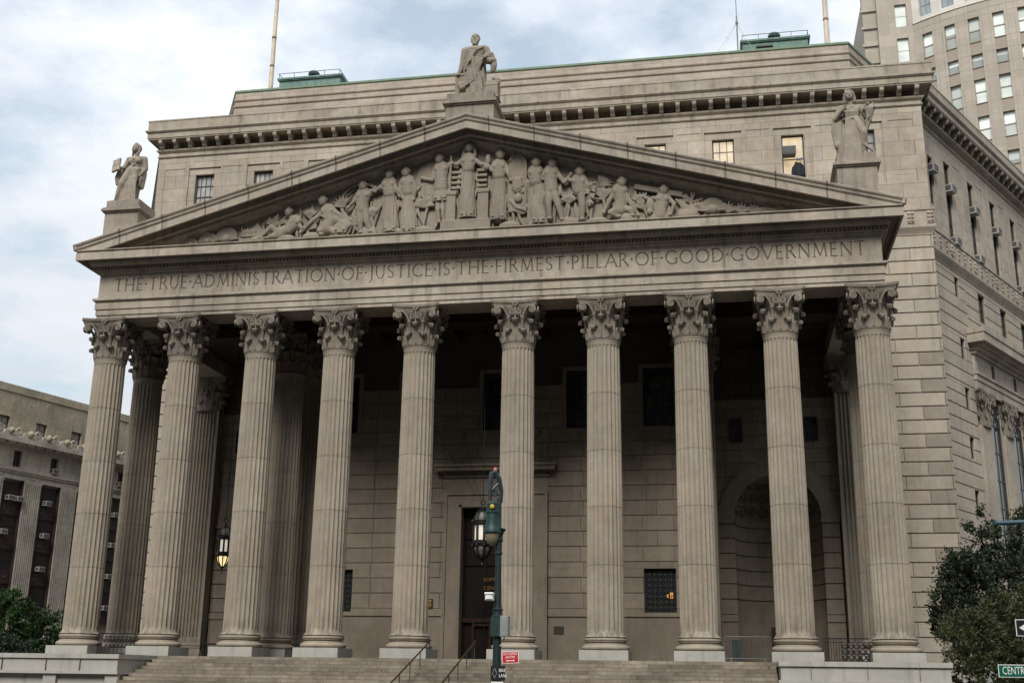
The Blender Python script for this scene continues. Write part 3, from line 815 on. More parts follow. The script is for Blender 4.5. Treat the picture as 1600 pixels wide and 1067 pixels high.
for nm_, hd, tr, lb, cl, pr_, lab in FIGS:
    o = rfig('relief_figure', hd, tr, lb, cl, 1.27 if nm_ not in ('reclining','stooping') else 1.15, pr_); o['label'] = lab
fo = MB(); rg = random.Random(5)
for cx, cz, r_ in [(-14.6,20.45,.30),(-13.7,20.55,.45),(-12.7,20.62,.58),(11.9,20.7,.55)]:
    for k in range(13):
        a = PI*k/12; fo.cap((cx,YR-.10,cz-.05),(cx+r_*cos(a),YR-.16,cz+r_*sin(a)*1.05),.05,.075,n=6)
    fo.ell((cx,YR-.16,cz),(r_*.42,.2,r_*.42))
for cx, cz in [(12.6,20.75),(13.2,20.68),(13.8,20.62),(14.4,20.56),(15.0,20.52),(15.6,20.47)]:
    for k in range(7):
        a = R(15+k*22); l = .52-.07*abs(k-3); fo.cap((cx,YR-.08,cz-.2),(cx+l*cos(a),YR-.16,cz-.2+l*sin(a)),.075,.05,n=6)
for k in range(9):
    fo.cap((10.2+.04*k,YR-.10,21.35-.06*k),(11.2-.02*k,YR-.18,20.7-.03*k),.075,.05,n=6)
for cx, cz, n_ in [(-2.35,21.75,26),(-10.1,21.25,18),(6.7,21.6,14),(8.6,21.0,12),(-8.4,20.9,12),(-6.0,21.0,12),(2.7,21.1,12),(10.9,21.2,12)]:
    for k in range(n_):
        a = rg.uniform(.1,3.0); fo.cap((cx,YR-.04,cz),(cx+.6*cos(a)*rg.uniform(.6,1),YR-.12,cz+.62*sin(a)*rg.uniform(.6,1)),.05,.06,n=6)
for cx, cz, a0, a1, l in [(-6.5,22.2,60,170,.75),(-8.3,21.7,40,130,.6),(-2.8,22.6,60,160,.7),(2.4,22.3,20,120,.7),(5.0,21.7,30,150,.6),(6.5,22.5,0,90,.7),(8.5,21.5,40,150,.55),(-4.9,21.6,60,150,.6),(3.0,22.6,60,140,.6),(-11.6,20.9,30,150,.5),(11.2,20.95,20,150,.5)]:
    for k in range(7):
        a = R(a0+(a1-a0)*k/6); fo.tube([(cx,YR-.05,cz-.2),(cx+l*.55*cos(a),YR-.13,cz-.2+l*.55*sin(a)),(cx+l*cos(a),YR-.06,cz-.2+l*sin(a)*1.05)],[.05,.075,.03],6)
def low(pts, r): fo.tube([(x,YR-.02,z) for x, z in pts], r, 6)
for x in [-13.2+.55*k for k in range(48)]:                # low-relief drapery and rock lines filling the ground of the panel
    zt_ = AZ-1.5-SL*abs(x)
    if zt_ < 20.9: continue
    z1 = min(zt_, 20.6+rg.uniform(.8,3.4)); sw = rg.uniform(-.4,.4)
    low([(x+sw*t+.12*sin(t*5+x), 20.45+(z1-20.45)*t) for t in [i/6 for i in range(7)]], [.05,.09,.08,.10,.08,.07,.04])
for k in range(16):
    x = -11+1.45*k; fo.ell((x,YR-.06,20.5),(.55,.22,rg.uniform(.18,.42)))
remesh(fo, .030, 'relief_foliage', M_carve, ped, sm=1)

# --- porch floor, ceiling, steps, cheek walls
f = MB(); f.box(-20.2,20.2,-1.35,BY,-.4,-.006); f.build('portico_floor', M_floor, CH)
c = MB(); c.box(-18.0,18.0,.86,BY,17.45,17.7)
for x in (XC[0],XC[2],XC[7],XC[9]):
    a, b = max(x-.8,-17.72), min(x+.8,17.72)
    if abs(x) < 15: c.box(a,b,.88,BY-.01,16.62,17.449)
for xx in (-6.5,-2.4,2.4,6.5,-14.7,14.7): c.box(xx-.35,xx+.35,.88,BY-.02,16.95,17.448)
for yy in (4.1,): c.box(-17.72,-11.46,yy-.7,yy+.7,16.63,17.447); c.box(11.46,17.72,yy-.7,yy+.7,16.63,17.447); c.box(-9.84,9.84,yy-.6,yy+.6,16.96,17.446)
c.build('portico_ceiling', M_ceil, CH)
s_ = MB()
for k in range(17):
    z1 = -.153*k - (.004 if k == 0 else 0); y0 = -1.35 - .5*(k+1) + .02*0
    rg = random.Random(k)
    x = -13.8
    while x < 13.8:
        l = min(rg.uniform(1.8,3.2), 13.8-x); 
        s_.box(x+.004, x+l-.004, y0-.5*0, -1.3-.5*k, z1-.153, z1-.0, 1+rg.uniform(-.16,.12)); x += l
s_.build('staircase', M_step, CH)
for sx in (-1,1):
    cm = MB()
    a, b = sorted((sx*13.8, sx*20.2))
    cm.box(a, b, -5.35, -1.352, -.2, -.012); cm.box(a+.07, b-.07, -5.27, -1.352, -.72, -.2)
    cm.box(a-.02, b+.02, -5.37, -1.352, -.84, -.72); cm.box(a+.1, b-.1, -5.1, -1.352, -2.7, -.84)
    for t in (0,.5,1):
        x = a+.3 + (b-a-.6)*t; cm.box(x-.3, x+.3, -5.26, -5.1, -2.7, -.84)
    if sx < 0: cm.box(-33,-20.22,-5.3,-1.352,-2.7,-.03)
    cm.build('cheek_wall', M_plinth, CH)
cj = MB()
for x in (-19.3,-17.2,-15.6,15.0,17.1,19.0): cj.box(x-.006,x+.006,-5.353,-5.2,-.72,-.010)
cj.build('wall_joint', M_stain_shade, CH)

# --- back wall of the porch
YW = 7.4
LW = [(7.73,9.36,2.48,4.67),(-9.36,-7.73,2.48,4.67)]
UW = [(7.85,9.45,12.05,15.2),(3.75,5.35,12.05,15.2),(-.8,.8,12.05,15.2),(-5.35,-3.75,12.05,15.2),(-9.45,-7.85,12.05,15.2)]
DOOR = (-1.84,1.84,0,7.9)
w = MB()
ops = LW + UW + [(-2.78,2.78,0,10.25)]
blocks(w, -11.5, 11.5, 2.66, 14.46, YW, ops, ch=.775, bl=(1.9,1.6), gap=.036, proud=.04, tv=.09, vgap=.026)
slab(w, -11.5, 11.5, 2.28, 2.66, YW-.05, YW+.5, LW+[(-2.78,2.78,0,10)])
slab(w, -11.5, 11.5, 0, 2.28, YW+.012, YW+.5, [(-2.78,2.78,0,10)], .9)
slab(w, -11.5, 11.5, 14.46, 17.44, YW+.05, YW+.5, [(-9.45,-7.85,12,15.2),(7.85,9.45,12,15.2),(3.75,5.35,12,15.2),(-.8,.8,12,15.2),(-5.35,-3.75,12,15.2)], .34)  # brown frieze band, its tint lowered to put recess shade into the colour
for sx in (-1,1): w.box(*sorted((sx*11.5,sx*11.0)), YW+.5, BY, 0, 17.44)
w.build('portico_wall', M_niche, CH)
for a, b, z0, z1 in UW:
    o = window(CH, a, b, z0, z1, YW+.3, 3, 3, fw=.14, bw=.07)
    t = MB()
    for q in ((a-.22,a,z0-.22,z1+.22),(b,b+.22,z0-.22,z1+.22),(a,b,z0-.22,z0),(a,b,z1,z1+.22)): t.box(q[0],q[1],YW-.03,YW+.25,q[2],q[3])
    t.build('frame', M_niche, o)
for i, (a, b, z0, z1) in enumerate(LW):
    o = window(CH, a, b, z0, z1, YW+.3, 1, 1, fw=.05)
    g = MB(); n = 6
    for i2 in range(1,n): 
        u = a+(b-a)*i2/n; g.bar((u,YW+.2,z0),(u,YW+.2,z1),.022)
    for k in range(1,8):
        z = z0+(z1-z0)*k/8; g.bar((a,YW+.2,z),(b,YW+.2,z),.022)
    for i2 in range(n):
        for k in range(8):
            u0, u1 = a+(b-a)*i2/n, a+(b-a)*(i2+1)/n; q0, q1 = z0+(z1-z0)*k/8, z0+(z1-z0)*(k+1)/8
            g.bar((u0,YW+.21,q0),(u1,YW+.21,q1),.012); g.bar((u0,YW+.21,q1),(u1,YW+.21,q0),.012)
    g.build('grille', plain('grille_paint', (.035,.042,.036), .6), o)
    if a > 0:
        lp = MB(); lp.box(9.02,9.16,YW+.24,YW+.30,3.2,3.5); lp.box(8.86,8.93,YW+.24,YW+.30,3.25,3.4); lp.build('lit_lamp', M_amber, o)
# door surround
d = MB()
d.box(-2.76,-1.84,YW-.12,YW+.6,0,7.9); d.box(1.84,2.76,YW-.12,YW+.6,0,7.9); d.box(-2.76,2.76,YW-.12,YW+.6,7.9,8.66)
for sx in (-1,1): d.box(*sorted((sx*2.62,sx*2.78)),YW-.2,YW-.12,0,8.7); d.box(*sorted((sx*1.84,sx*1.98)),YW-.17,YW-.12,0,8.02)
d.box(-2.62,2.62,YW-.2,YW-.12,8.55,8.7); d.box(-1.98,1.98,YW-.17,YW-.12,7.9,8.02)
d.box(-2.78,2.78,YW-.04,YW+.55,8.7,9.5)
d.box(-2.85,2.85,YW-.16,YW+.5,9.5,9.62)
x = -2.8
while x < 2.8: d.box(x,x+.09,YW-.26,YW-.1,9.62,9.74); x += .16
d.box(-2.95,2.95,YW-.22,YW+.5,9.74,9.80); d.box(-3.2,3.2,YW-.5,YW+.5,9.80,10.02); d.box(-3.3,3.3,YW-.58,YW+.5,10.02,10.16)
d.build('door_surround', M_niche, CH)
d = MB(); d.box(-1.84,1.84,YW+.55,YW+.7,0,7.9)
for x in (-1.8,-.62,.62,1.8): d.box(x-.05,x+.05,YW+.46,YW+.55,0,7.9)
for z in (2.0,2.2,4.9,6.3): d.box(-1.75,1.75,YW+.47,YW+.549,z,z+.1)
door = d.build('door', plain('dark_door_panel', (.012,.009,.008), .3, var=.3), CH)
d = MB(); d.box(-1.84,1.84,YW+.36,YW+.46,1.98,2.2)
for x in (-1.2,-.3,.3,1.2): d.box(x-.06,x+.06,YW+.38,YW+.455,0,1.98)
d.box(-1.2,-.3,YW+.39,YW+.454,1.8,1.92); d.box(.3,1.2,YW+.39,YW+.454,1.8,1.92)
d.build('door_frame', M_bronze, door)
def text_mesh(s, size, m, parent, M, depth=.01, name='lettering', align='CENTER', sx=1.0, spacing=1.0):
    cu = bpy.data.curves.new('t', 'FONT'); cu.body = s; cu.size = size; cu.extrude = depth; cu.align_x = align; cu.align_y = 'CENTER'; cu.space_character = spacing
    o = bpy.data.objects.new('t', cu); COL.objects.link(o)
    dg = bpy.context.evaluated_depsgraph_get()
    me = bpy.data.meshes.new_from_object(o.evaluated_get(dg)); bpy.data.objects.remove(o)
    me.materials.clear(); me.materials.append(m)
    at = me.attributes.new('tint', 'FLOAT', 'FACE'); at.data.foreach_set('value', [1.0]*len(me.polygons))
    return link(name, me, parent, M=M @ Matrix.Diagonal((sx,1,1,1)))
UP = Matrix.Rotation(PI/2, 4, 'X')
text_mesh('SUPREME', .25, M_gold, door, Matrix.Translation((-.69,YW+.44,4.16)) @ UP, name='gilt_lettering', align='LEFT', spacing=1.25)
text_mesh('CENTER', .25, M_gold, door, Matrix.Translation((-.69,YW+.44,3.72)) @ UP, name='gilt_lettering', align='LEFT', spacing=1.25)
p_ = MB(); p_.box(3.1,3.62,YW-.02,YW+.02,1.41,1.79)
for k in range(5): p_.box(3.15,3.57,YW-.026,YW-.019,1.46+k*.06,1.48+k*.06, 2.2)
tag(p_.build('plaque', M_bronzp), 'small dark bronze plaque on the wall right of the entrance door', 'plaque')
p_ = MB(); p_.box(-3.58,-3.28,YW-.09,YW-.02,2.66,3.15); nb = p_.build('notice_board', M_bronzp)
p_ = MB()
for k in range(4): p_.box(-3.54+.02*(k%2),-3.36+.03*(k%2),YW-.1,YW-.088,2.72+k*.1,2.79+k*.1, .5+.3*(k%2))
p_.build('notice', M_yellow, nb)
tag(nb, 'small notice board with yellow notices on the wall left of the door', 'notice board')
# niches either side
for sx in (-1,1):
    cx = sx*14.7; r0 = 2.32; zs = 7.7
    w = MB()
    for a, b in ((-3.25,-r0),(r0,3.25)):
        blocks(w, a, b, 2.66, 7.55, BY, ch=.775, bl=(3,3), gap=.06, proud=.06, tv=.05)
        w.box(a,b,BY-.05,BY+.5,2.3,2.66); w.box(a,b,BY+.012,BY+.5,0,2.3)
        w.box(a-.04,b+.04,BY-.10,BY+.5,7.55,7.86)
    # arch ring and wall above
    nseg = 24
    for i in range(nseg):
        a0, a1 = PI*i/nseg, PI*(i+1)/nseg
        w.prism([(r0*cos(a0),zs+.15+r0*sin(a0)),(3.18*cos(a0),zs+.15+3.18*sin(a0)),(3.18*cos(a1),zs+.15+3.18*sin(a1)),(r0*cos(a1),zs+.15+r0*sin(a1))], BY-.07, BY+.5, 1.05)
    o = w.build('niche', M_niche, CH, loc=(cx,0,0))
    u = MB()
    for i in range(nseg):
        a0, a1 = PI*i/nseg, PI*(i+1)/nseg
        x0, x1 = 3.18*cos(a0), 3.18*cos(a1)
        u.prism([(x0,zs+.15+3.18*sin(a0)),(x0,14.46),(x1,14.46),(x1,zs+.15+3.18*sin(a1))][::-1], BY, BY+.5)
    for a, b in ((-3.4,-3.18),(3.18,3.4)): u.box(a,b,BY,BY+.5,7.86,14.46)
    u.box(-3.4,3.4,BY+.04,BY+.5,14.46,17.44,.4)  # band carried on above the niche, porch shade in its tint too
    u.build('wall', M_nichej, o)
    # curved back of the niche with coursed joints
    h = MB(); pr = []
    z = 0
    for zz in [0,2.28,2.29,2.32,2.33,2.66,2.665,2.70,2.705]+[v for k in range(1,7) for v in (2.7+.8*k-.035,2.7+.8*k-.03,2.7+.8*k+.03,2.7+.8*k+.035)]+[7.5,7.51,7.85]:
        deep = .07 if any(abs(zz-q) < .032 for q in [2.7+.8*k for k in range(1,7)]+[2.305,2.685]) else 0
        if zz >= 7.51: deep = -.08
        pr.append((r0+deep, zz))
    h.lathe(pr, 30, (0,BY,0), 0, PI)
    for k in range(13):
        a = k/12*PI/2; pass
    pr = [(r0*cos(PI/2*k/14), 7.86 + r0*sin(PI/2*k/14)) for k in range(14)] + [(.01, 7.86+r0)]
    h.lathe(pr, 30, (0,BY,0), 0, PI)
    hb = h.build('apse', M_niche, o, smooth=30)
    ro = MB()
    for el in (12,32,52):
        for az in range(9):
            a = R(14+az*19); e = R(el); rr = r0-.03
            p = Vector((rr*cos(e)*cos(a), BY+rr*cos(e)*sin(a), 7.9+rr*sin(e)))
            nrm = Vector((-cos(e)*cos(a),-cos(e)*sin(a),-sin(e))); t1 = Vector((-sin(a),cos(a),0)); t2 = nrm.cross(t1)
            rad = .27*cos(e)**.6
            ring = [p + nrm*.05 + (t1*cos(q)+t2*sin(q))*rad for q in [2*PI*j/12 for j in range(13)]]
            ro.tube(ring, .045, 6, tint=.8); ro.ell(p+nrm*.04, .09, nu=8, nv=6)
    ro.build('rosette', M_niche, hb, smooth=60)
    nd = MB(); nd.box(-.55,.55,BY+r0-.3,BY+r0-.08,0,2.1); nd.build('niche_door', M_brown, o)
    for ax in (-2.05,2.05):
        window(CH, cx+ax-.36, cx+ax+.36, 12.03, 13.4, BY-.03, 2, 3, pane=M_glass)

# --- main block: ashlar front either side of the porch
w = MB(); rg = random.Random(11)
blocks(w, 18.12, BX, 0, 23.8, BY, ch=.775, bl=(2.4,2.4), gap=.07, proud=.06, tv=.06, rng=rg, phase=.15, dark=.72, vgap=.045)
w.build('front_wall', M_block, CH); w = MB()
blocks(w, -BX, -18.12, 0, 23.8, BY, ch=.775, bl=(2.4,2.4), gap=.07, proud=.06, tv=.06, rng=rg, vgap=.03)
w.build('front_wall', M_block, CH)
# attic storey
AT = [(x-.65,x+.65,27.6,30.63) for x in (-20.8,-16.75,-12.6,-8.5,8.5,12.57,16.65,20.72)]
w = MB(); slab(w, -BX, BX, 23.79, 32.0, BY, BY+.6, [(a-.46,b+.46,27.2,31.08) for a,b,_,_ in AT]+[(x-.70,x+.70,27.2,31.08) for x in (-22.9,-18.85,-14.7,-10.55,10.55,14.62,18.7,22.85)])
for a, b, z0, z1 in AT: slab(w, a-.46, b+.46, 27.2, 31.08, BY+.09, BY+.6, [(a,b,z0,z1)])
for x in (-22.9,-18.85,-14.7,-10.55,10.55,14.62,18.7,22.85):
    w.box(x-.70,x+.70,BY+.03,BY+.6,27.2,31.08)
    for z in (27.6,): w.box(x-.45,x+.45,BY+.02,BY+.05,z,30.72)
for sx in (-1,1): w.box(*sorted((sx*BX,sx*(BX-.6))),BY+.6,16.6,0,32)
w.build('attic_wall', M_wall, CH)
for i, (a, b, z0, z1) in enumerate(AT):
    lit = i in (5,6)
    if i == 6:
        o = window(CH, a, b, z0, z1, BY+.36, 1, 2, pane=M_lit2, fw=.08, bw=.05)
    else:
        o = window(CH, a, b, z0, z1, BY+.36, 4 if i < 4 else 3, 4, pane=M_lit if lit or i == 4 else M_glassl, fw=.08, bw=.045, mid=2)
# cornice and parapet: front with its returns, then the slanting sides
CPR = [(-.01,31.90),(.06,31.92),(.10,31.97),(.10,32.03),(.02,32.05),(.02,32.24),(.08,32.28),(.16,32.36),(.20,32.46),(.13,32.48),(-.40,32.50),(-.40,33.08),(.55,33.08),(.56,33.02),(.62,33.02),(.63,33.09),(.67,33.11),(.67,33.44),(.72,33.47),(.80,33.56),(.80,33.64),(.70,33.69),(.67,33.70),(.67,34.28),(.70,34.29),(.70,34.38),(.3,34.38),(-.6,34.3),(-.6,31.90)]  # bed face set back to trap light, darkening the gaps between modillions
q = MB(); sweep(q, [(-BX,16.6),(-BX,BY),(BX,BY),(BX,16.6)], CPR)
cor = q.build('cornice', M_trim, CH)
SPR = [(o+.22 if o > .12 else o, z) for o, z in CPR]
q = MB(); sweep(q, [(-.8,0),(48,0)], SPR); cor2 = q.build('cornice', M_trim, CH, M=FM)
q = MB(); sweep(q, [(0,0),(48.8,0)], SPR); q.build('cornice', M_trim, CH, M=LM_)
def modil():
    mb = MB()
    pr = [(0,0),(-.08,.0),(-.16,.06),(-.19,.2),(-.30,.27),(-.42,.28),(-.46,.36),(-.46,.52),(0,.52)]
    n = len(pr); vs = [(sx*.12,y,z) for sx in (-1,1) for y,z in pr]
    mb.add(vs, [tuple(range(n)), tuple(range(2*n-1,n-1,-1))]+[(j,(j+1)%n,(j+1)%n+n,j+n) for j in range(n)])
    mb.box(-.175,.175,-.49,0,.52,.595)
    mb.box(-.12,.12,-.001,.50,.02,.58); mb.box(-.15,.15,-.05,.0,-.06,0)
    return mb
m0 = None; k = 0
for i in range(49):
    x = -23.88 + i*.995
    M = Matrix.Translation((x, BY-.13, 32.485))
    if m0 is None: m0 = modil().build('modillion', M_trim, cor, M=M)
    else: dup(m0, cor, M=M)
for i in range(42):
    dup(m0, cor2, M=Matrix.Translation((.25+i*.995, -.35, 32.485)))
# belt course of the front pavilions
for a, b in ((19.0,BX),(-BX,-19.0)):
    q = MB()
    pth = [(a,BY),(b,BY),(b,BY+3)] if a > 0 else [(a,BY+3),(a,BY),(b,BY)]
    sweep(q, pth, [(-.2,23.78),(.02,23.8),(.03,23.88),(.10,24.02),(.18,24.16),(.21,24.22),(.21,24.38),(.15,24.40),(.15,25.24),(.21,25.26),(.21,25.38),(-.2,25.43)])
    for x in ((22.95,24.03) if a > 0 else (-22.95,-24.03)):
        q.box(x-.19,x+.19,BY-.20,BY-.14,24.46,25.2)
        for z in (24.6,24.83,25.06): q.ell((x-.10,BY-.22,z),(.09,.05,.085),nu=8,nv=6); q.ell((x+.10,BY-.22,z),(.09,.05,.085),nu=8,nv=6)
    q.build('belt_course', M_trim, CH)
# roof, upper tier
rp = [(-BX,BY-.4),(BX,BY-.4),(BX,SY),(BX+23.8,SY+41.57),(BX-.5,BY+82),(-BX+.5,BY+82),(-BX-23.8,SY+41.57),(-BX,SY)]
q = MB(); q.prismz(rp, 33.3, 33.9); q.build('roof', M_plinth, CH)
tp_ = [(-20.6-14,15.5+24.25),(-20.6,15.5),(20.6,15.5),(20.6+14,15.5+24.25)]
q = MB()
sweep(q, tp_, [(.05,33.8),(.05,36.9),(.0,36.92),(.12,36.98),(.14,37.04),(.14,37.08),(.03,37.10),(.03,37.38),(.10,37.44),(.13,37.5),(.13,37.54),(.02,37.56),(.02,38.08),(-.4,38.1),(-.4,33.8)])
q.build('upper_tier', M_tier, CH)
q = MB(); sweep(q, tp_, [(.06,38.09),(.09,38.12),(.09,38.26),(-.45,38.32),(-.45,38.09)]); q.build('copper_coping', M_copl, CH)

# --- right-hand face
w = MB(); rg = random.Random(21)
RW = [(4.0,4.7,21.84,23.1)] + [(7.97+4.1*k,9.17+4.1*k,21.15,23.07) for k in range(5)] + [(4.05,4.78,z,z+1.31) for z in (17.93,14.87,11.88,8.75,5.6)]
blocks(w, .0, 5.75, 0, 23.4, 0, RW, ch=.775, bl=(2.1,2.1), gap=.06, proud=.06, tv=.06, rng=rg)
blocks(w, 5.75, 48, 20.0, 23.4, 0, RW, ch=.86, bl=(1.95,1.95), gap=.06, proud=.06, tv=.06, rng=rg)
w.build('side_wall', M_block, CH, M=FM)
UWR = [(1.32,2.12,27.0,30.22)] + [(4.0+4.1*k, 5.06+4.1*k, 25.3, 30.75) for k in range(10)]
w = MB(); slab(w, .0, 48, 23.4, 32.0, .0, .6, UWR)
for k in range(10): 
    u = 4.0+4.1*k; w.box(u+1.45,u+2.75,-.03,.0,30.95,31.08); w.box(u+1.45,u+1.55,-.03,.0,26,30.95); w.box(u+2.65,u+2.75,-.03,.0,26,30.95) 
w.build('side_attic_wall', M_wall, CH, M=FM)
for a, b, z0, z1 in UWR+RW:
    window(CH, a, b, z0, z1, .2, 1 if b-a < .8 else 2, 4 if z1-z0 > 3 else 2, M=FM, mid=2)
q = MB()
pr = [(-.2,23.38),(.02,23.40),(.04,23.48),(.12,23.62),(.22,23.80),(.25,23.88),(.25,24.02),(.18,24.04),(.18,25.10),(.24,25.12),(.24,25.22),(-.2,25.24)]
sweep(q, [(.0,0),(48,0)], pr)
u = .65
kk = 0
while u < 40:
    if kk % 4 == 3:
        for a in range(8): q.ell((u+.22*cos(a*PI/4),-.21,24.55+.30*sin(a*PI/4)),(.10,.06,.12),nu=8,nv=6)
        q.ell((u,-.22,24.55),(.13,.08,.15),nu=8,nv=6)
    else:
        q.box(u-.13,u+.13,-.22,-.17,24.12,25.02)
        for z in (24.3,24.57,24.84): q.ell((u-.07,-.24,z),(.07,.04,.07),nu=8,nv=6); q.ell((u+.07,-.24,z),(.07,.04,.07),nu=8,nv=6)
    u += .98; kk += 1
q.build('belt_course', M_trim, CH, M=FM)
q = MB()
q.box(5.15,48,-1.1,.1,19.7,20.02); q.box(5.2,48,-1.04,.1,19.15,19.7); q.box(5.5,48,-.78,.1,18.98,19.15); q.box(5.6,48,-.52,.1,18.78,18.98); q.box(5.7,48,-.3,.1,18.58,18.78)
slab(q, 5.8, 48, 17.45, 18.58, -.12, .3, [(8.75+4.1*k,9.3+4.1*k,17.5,18.45) for k in range(10)])
q.box(5.7,48,-.28,.3,17.3,17.45); q.box(5.75,48,-.2,.3,16.95,17.3); q.box(5.8,48,-.14,.3,16.35,16.95)
q.build('side_entablature', M_trim, CH, M=FM)
for k in range(9):
    u = 6.88+4.1*k
    q = MB(); q.box(u-.93,u+.93,-.12,.6,1.0,14.2); q.box(u-1.08,u+1.08,-.22,.6,0,1.0); q.box(u+.93,u+1.1,.0,.6,0,16.4); q.box(u+3.0,u+3.17,.0,.6,0,16.4)
    o = q.build('side_pilaster', M_stone, CH, M=FM)
    c_ = link('capital', cap0.data, o); c_.location = (u,.1,14.15); c_.scale = (1.16,.45,1.08)
    if k < 6: window(CH, u+1.12, u+2.98, 1.0, 16.3, .12, 2, 9, M=FM, fw=.12, bw=.08)
q = MB(); q.box(5.75,48,.62,.7,0,20); q.build('window_back', M_frame, CH, M=FM)

# body of the block behind the walls
q = MB(); cA = (BX-1.3, SY+.75+1.5); cB = (BX-1.3+23, SY+2.25+39.8)
q.prismz([(-cA[0],cA[1]),cA,cB,(BX-3,BY+81),(-BX+3,BY+81),(-cB[0],cB[1])], -1, 33.29)
q.box(-18.3,18.3,BY+.52,BY+.7,17.0,24.2)
q.build('building_core', M_niche, CH)
q = MB(); q.prismz([(-BX-.1,BY-.1),(BX+.1,BY-.1),(BX+.1,SY),(BX+24.1,SY+41.57),(BX-3,BY+81),(-BX+3,BY+81),(-BX-24.1,SY+41.57),(-BX-.1,SY)], -2.7, .0); q.box(-20.1,20.1,-1.36,BY-.15,-2.7,-.41); q.build('foundation', M_plinth, CH)
w = MB(); slab(w, 0, 48, 0, 32, .3, .6); w.build('rear_side_wall', M_wall, CH, M=LM_)
#PART2
# ------------------------------------------------------------------ roof statues
def pedestal(parent, w, d, zt, zb, capw=.1, name='pedestal'):
    """block with a moulded cap; origin at the statue's foot"""
    mb = MB()
    mb.box(-w/2,w/2,-d/2,d/2,-.42,0)
    mb.box(-w/2-.12,w/2+.12,-d/2-.12,d/2+.12,-.50,-.42); mb.box(-w/2-.18,w/2+.18,-d/2-.18,d/2+.18,-.62,-.50); mb.box(-w/2-.10,w/2+.10,-d/2-.10,d/2+.10,-.70,-.62)
    mb.box(-w/2-.02,w/2+.02,-d/2-.02,d/2+.02,zb,-.70)
    return mb.build(name, M_stat, parent)
def skirt(mb, z0, z1, x0, x1, r0, r1, n=15, amp=.09, seed=1, sy=.75):
    rg = random.Random(seed); ph = [rg.uniform(0,6.28) for _ in range(4)]
    pr = []
    for k in range(11):
        t = k/10; pr.append((r0+(r1-r0)*t**1.2, z0+(z1-z0)*t, x0+(x1-x0)*t, t))
    vs = []; m = 72
    for r, z, x, t in pr:
        for i in range(m):
            a = 2*PI*i/m
            f = 1 + (1.5*amp*(.3+.9*t))*(.65*cos(n*a+ph[0]) + .35*cos((n-6)*a+ph[1]+t*1.5))
            vs.append((x + r*f*cos(a), r*f*sin(a)*sy, z))
    fs = [(k*m+i, k*m+(i+1)%m, (k+1)*m+(i+1)%m, (k+1)*m+i) for k in range(10) for i in range(m)]
    fs += [tuple(range(m)), tuple(10*m+i for i in range(m-1,-1,-1))]
    mb.add(vs, fs)
def head(mb, x, z, turn=0, beard=False, hair='long', s=1.0):
    c, s_ = cos(turn), sin(turn)
    def P(u, v, w): return (x + (u*c + v*s_)*s, (-u*s_*-1*0 + v*c - u*s_)*s - .03, z + w*s)
    mb.ell((x,-.03,z), (.20*s,.235*s,.285*s), nu=14, nv=12)
    mb.ell(P(0,-.17,-.12), (.125*s,.10*s,.13*s))
    mb.cap(P(0,-.225,.06), P(0,-.275,-.055), .028*s, .042*s)
    for sg in (-1,1):
        mb.cap(P(sg*.02,-.22,.085), P(sg*.13,-.185,.075), .026*s)
        mb.ell(P(sg*.075,-.205,.03), (.035*s,.02*s,.022*s))
        mb.ell(P(sg*.105,-.175,-.06), (.06*s,.05*s,.06*s))
        mb.ell(P(sg*.205,.0,-.0), (.03*s,.05*s,.07*s))
    mb.cap(P(-.05,-.235,-.125), P(.05,-.235,-.125), .02*s)
    mb.cap(P(-.04,-.23,-.165), P(.04,-.23,-.165), .022*s)
    if beard:
        for u in (-.1,-.04,.03,.1): mb.cap(P(u,-.18,-.17), P(u*.7,-.20,-.36), .065*s, .045*s)
        for sg in (-1,1): mb.cap(P(sg*.17,-.06,-.02), P(sg*.13,-.14,-.22), .06*s)
        mb.ell((x,.03,z+.07), (.215*s,.225*s,.24*s))
    else:
        for i in range(9):
            a = R(-100+i*25); mb.cap(P(.05*sin(a),-.08,.27), P(.225*sin(a),.02-.02*abs(cos(a)),.12), .06*s)
        mb.ell((x,.06,z+.05), (.225*s,.23*s,.26*s))
        if hair == 'long':
            for sg in (-1,1):
                mb.chain([P(sg*.2,-.03,.08),P(sg*.235,0,-.12),P(sg*.24,-.03,-.34)], [.075*s,.08*s,.06*s])
                mb.chain([P(sg*.15,-.1,.2),P(sg*.21,-.08,.05)], .05*s)
def hand(mb, p, d, s=1.0):
    p = Vector(p); d = Vector(d).normalized(); r = d.cross(Vector((0,-1,.2))).normalized()
    mb.ell(p, (.085*s,.07*s,.095*s))
    for i in range(4): 
        b = p + r*(-.06+.04*i)*s + d*.05*s; mb.cap(b, b + d*(.10+.02*(i in (1,2)))*s + Vector((0,-.05,0))*s, .026*s, .022*s, n=6)
    mb.cap(p + r*.07*s, p + r*.11*s + d*.07*s, .028*s, .022*s, n=6)
def feet(mb, pts):
    for x, y in pts: mb.ell((x,y,.07), (.12,.24,.10)); 
# left statue: robed woman holding an open tablet
S1 = thing('roof_statue', 'stone statue of a robed woman raising an open tablet, left gable end', 'statue', (-18.55,-.15,23.06))
pedestal(S1, 1.85, 1.75, 0, -2.6)
mb = MB()
skirt(mb, .02, 2.12, -.34, -.02, .56, .36, 11, .13, 3)
mb.cap((-.14,-.2,2.0),(-.46,-.42,1.15),.25,.2); mb.cap((-.46,-.42,1.15),(-.74,-.24,.15),.20,.17); feet(mb, [(-.80,-.45),(-.1,-.48)])
for j in range(7): mb.chain([(-.25+.1*j,-.36+.03*abs(j-3),2.0),(-.35+.11*j,-.42,1.1),(-.48+.14*j,-.40,.1)], [.035,.05,.06])
mb.chain([(-.46,-.52,1.1),(-.6,-.48,.6),(-.8,-.42,.1)],[.08,.06,.05])
for i in range(5):
    t = i/4; mb.ell((-.02+.02*i,-.02,2.05+t*.55), (.37+.06*t,.27+.03*t,.22))
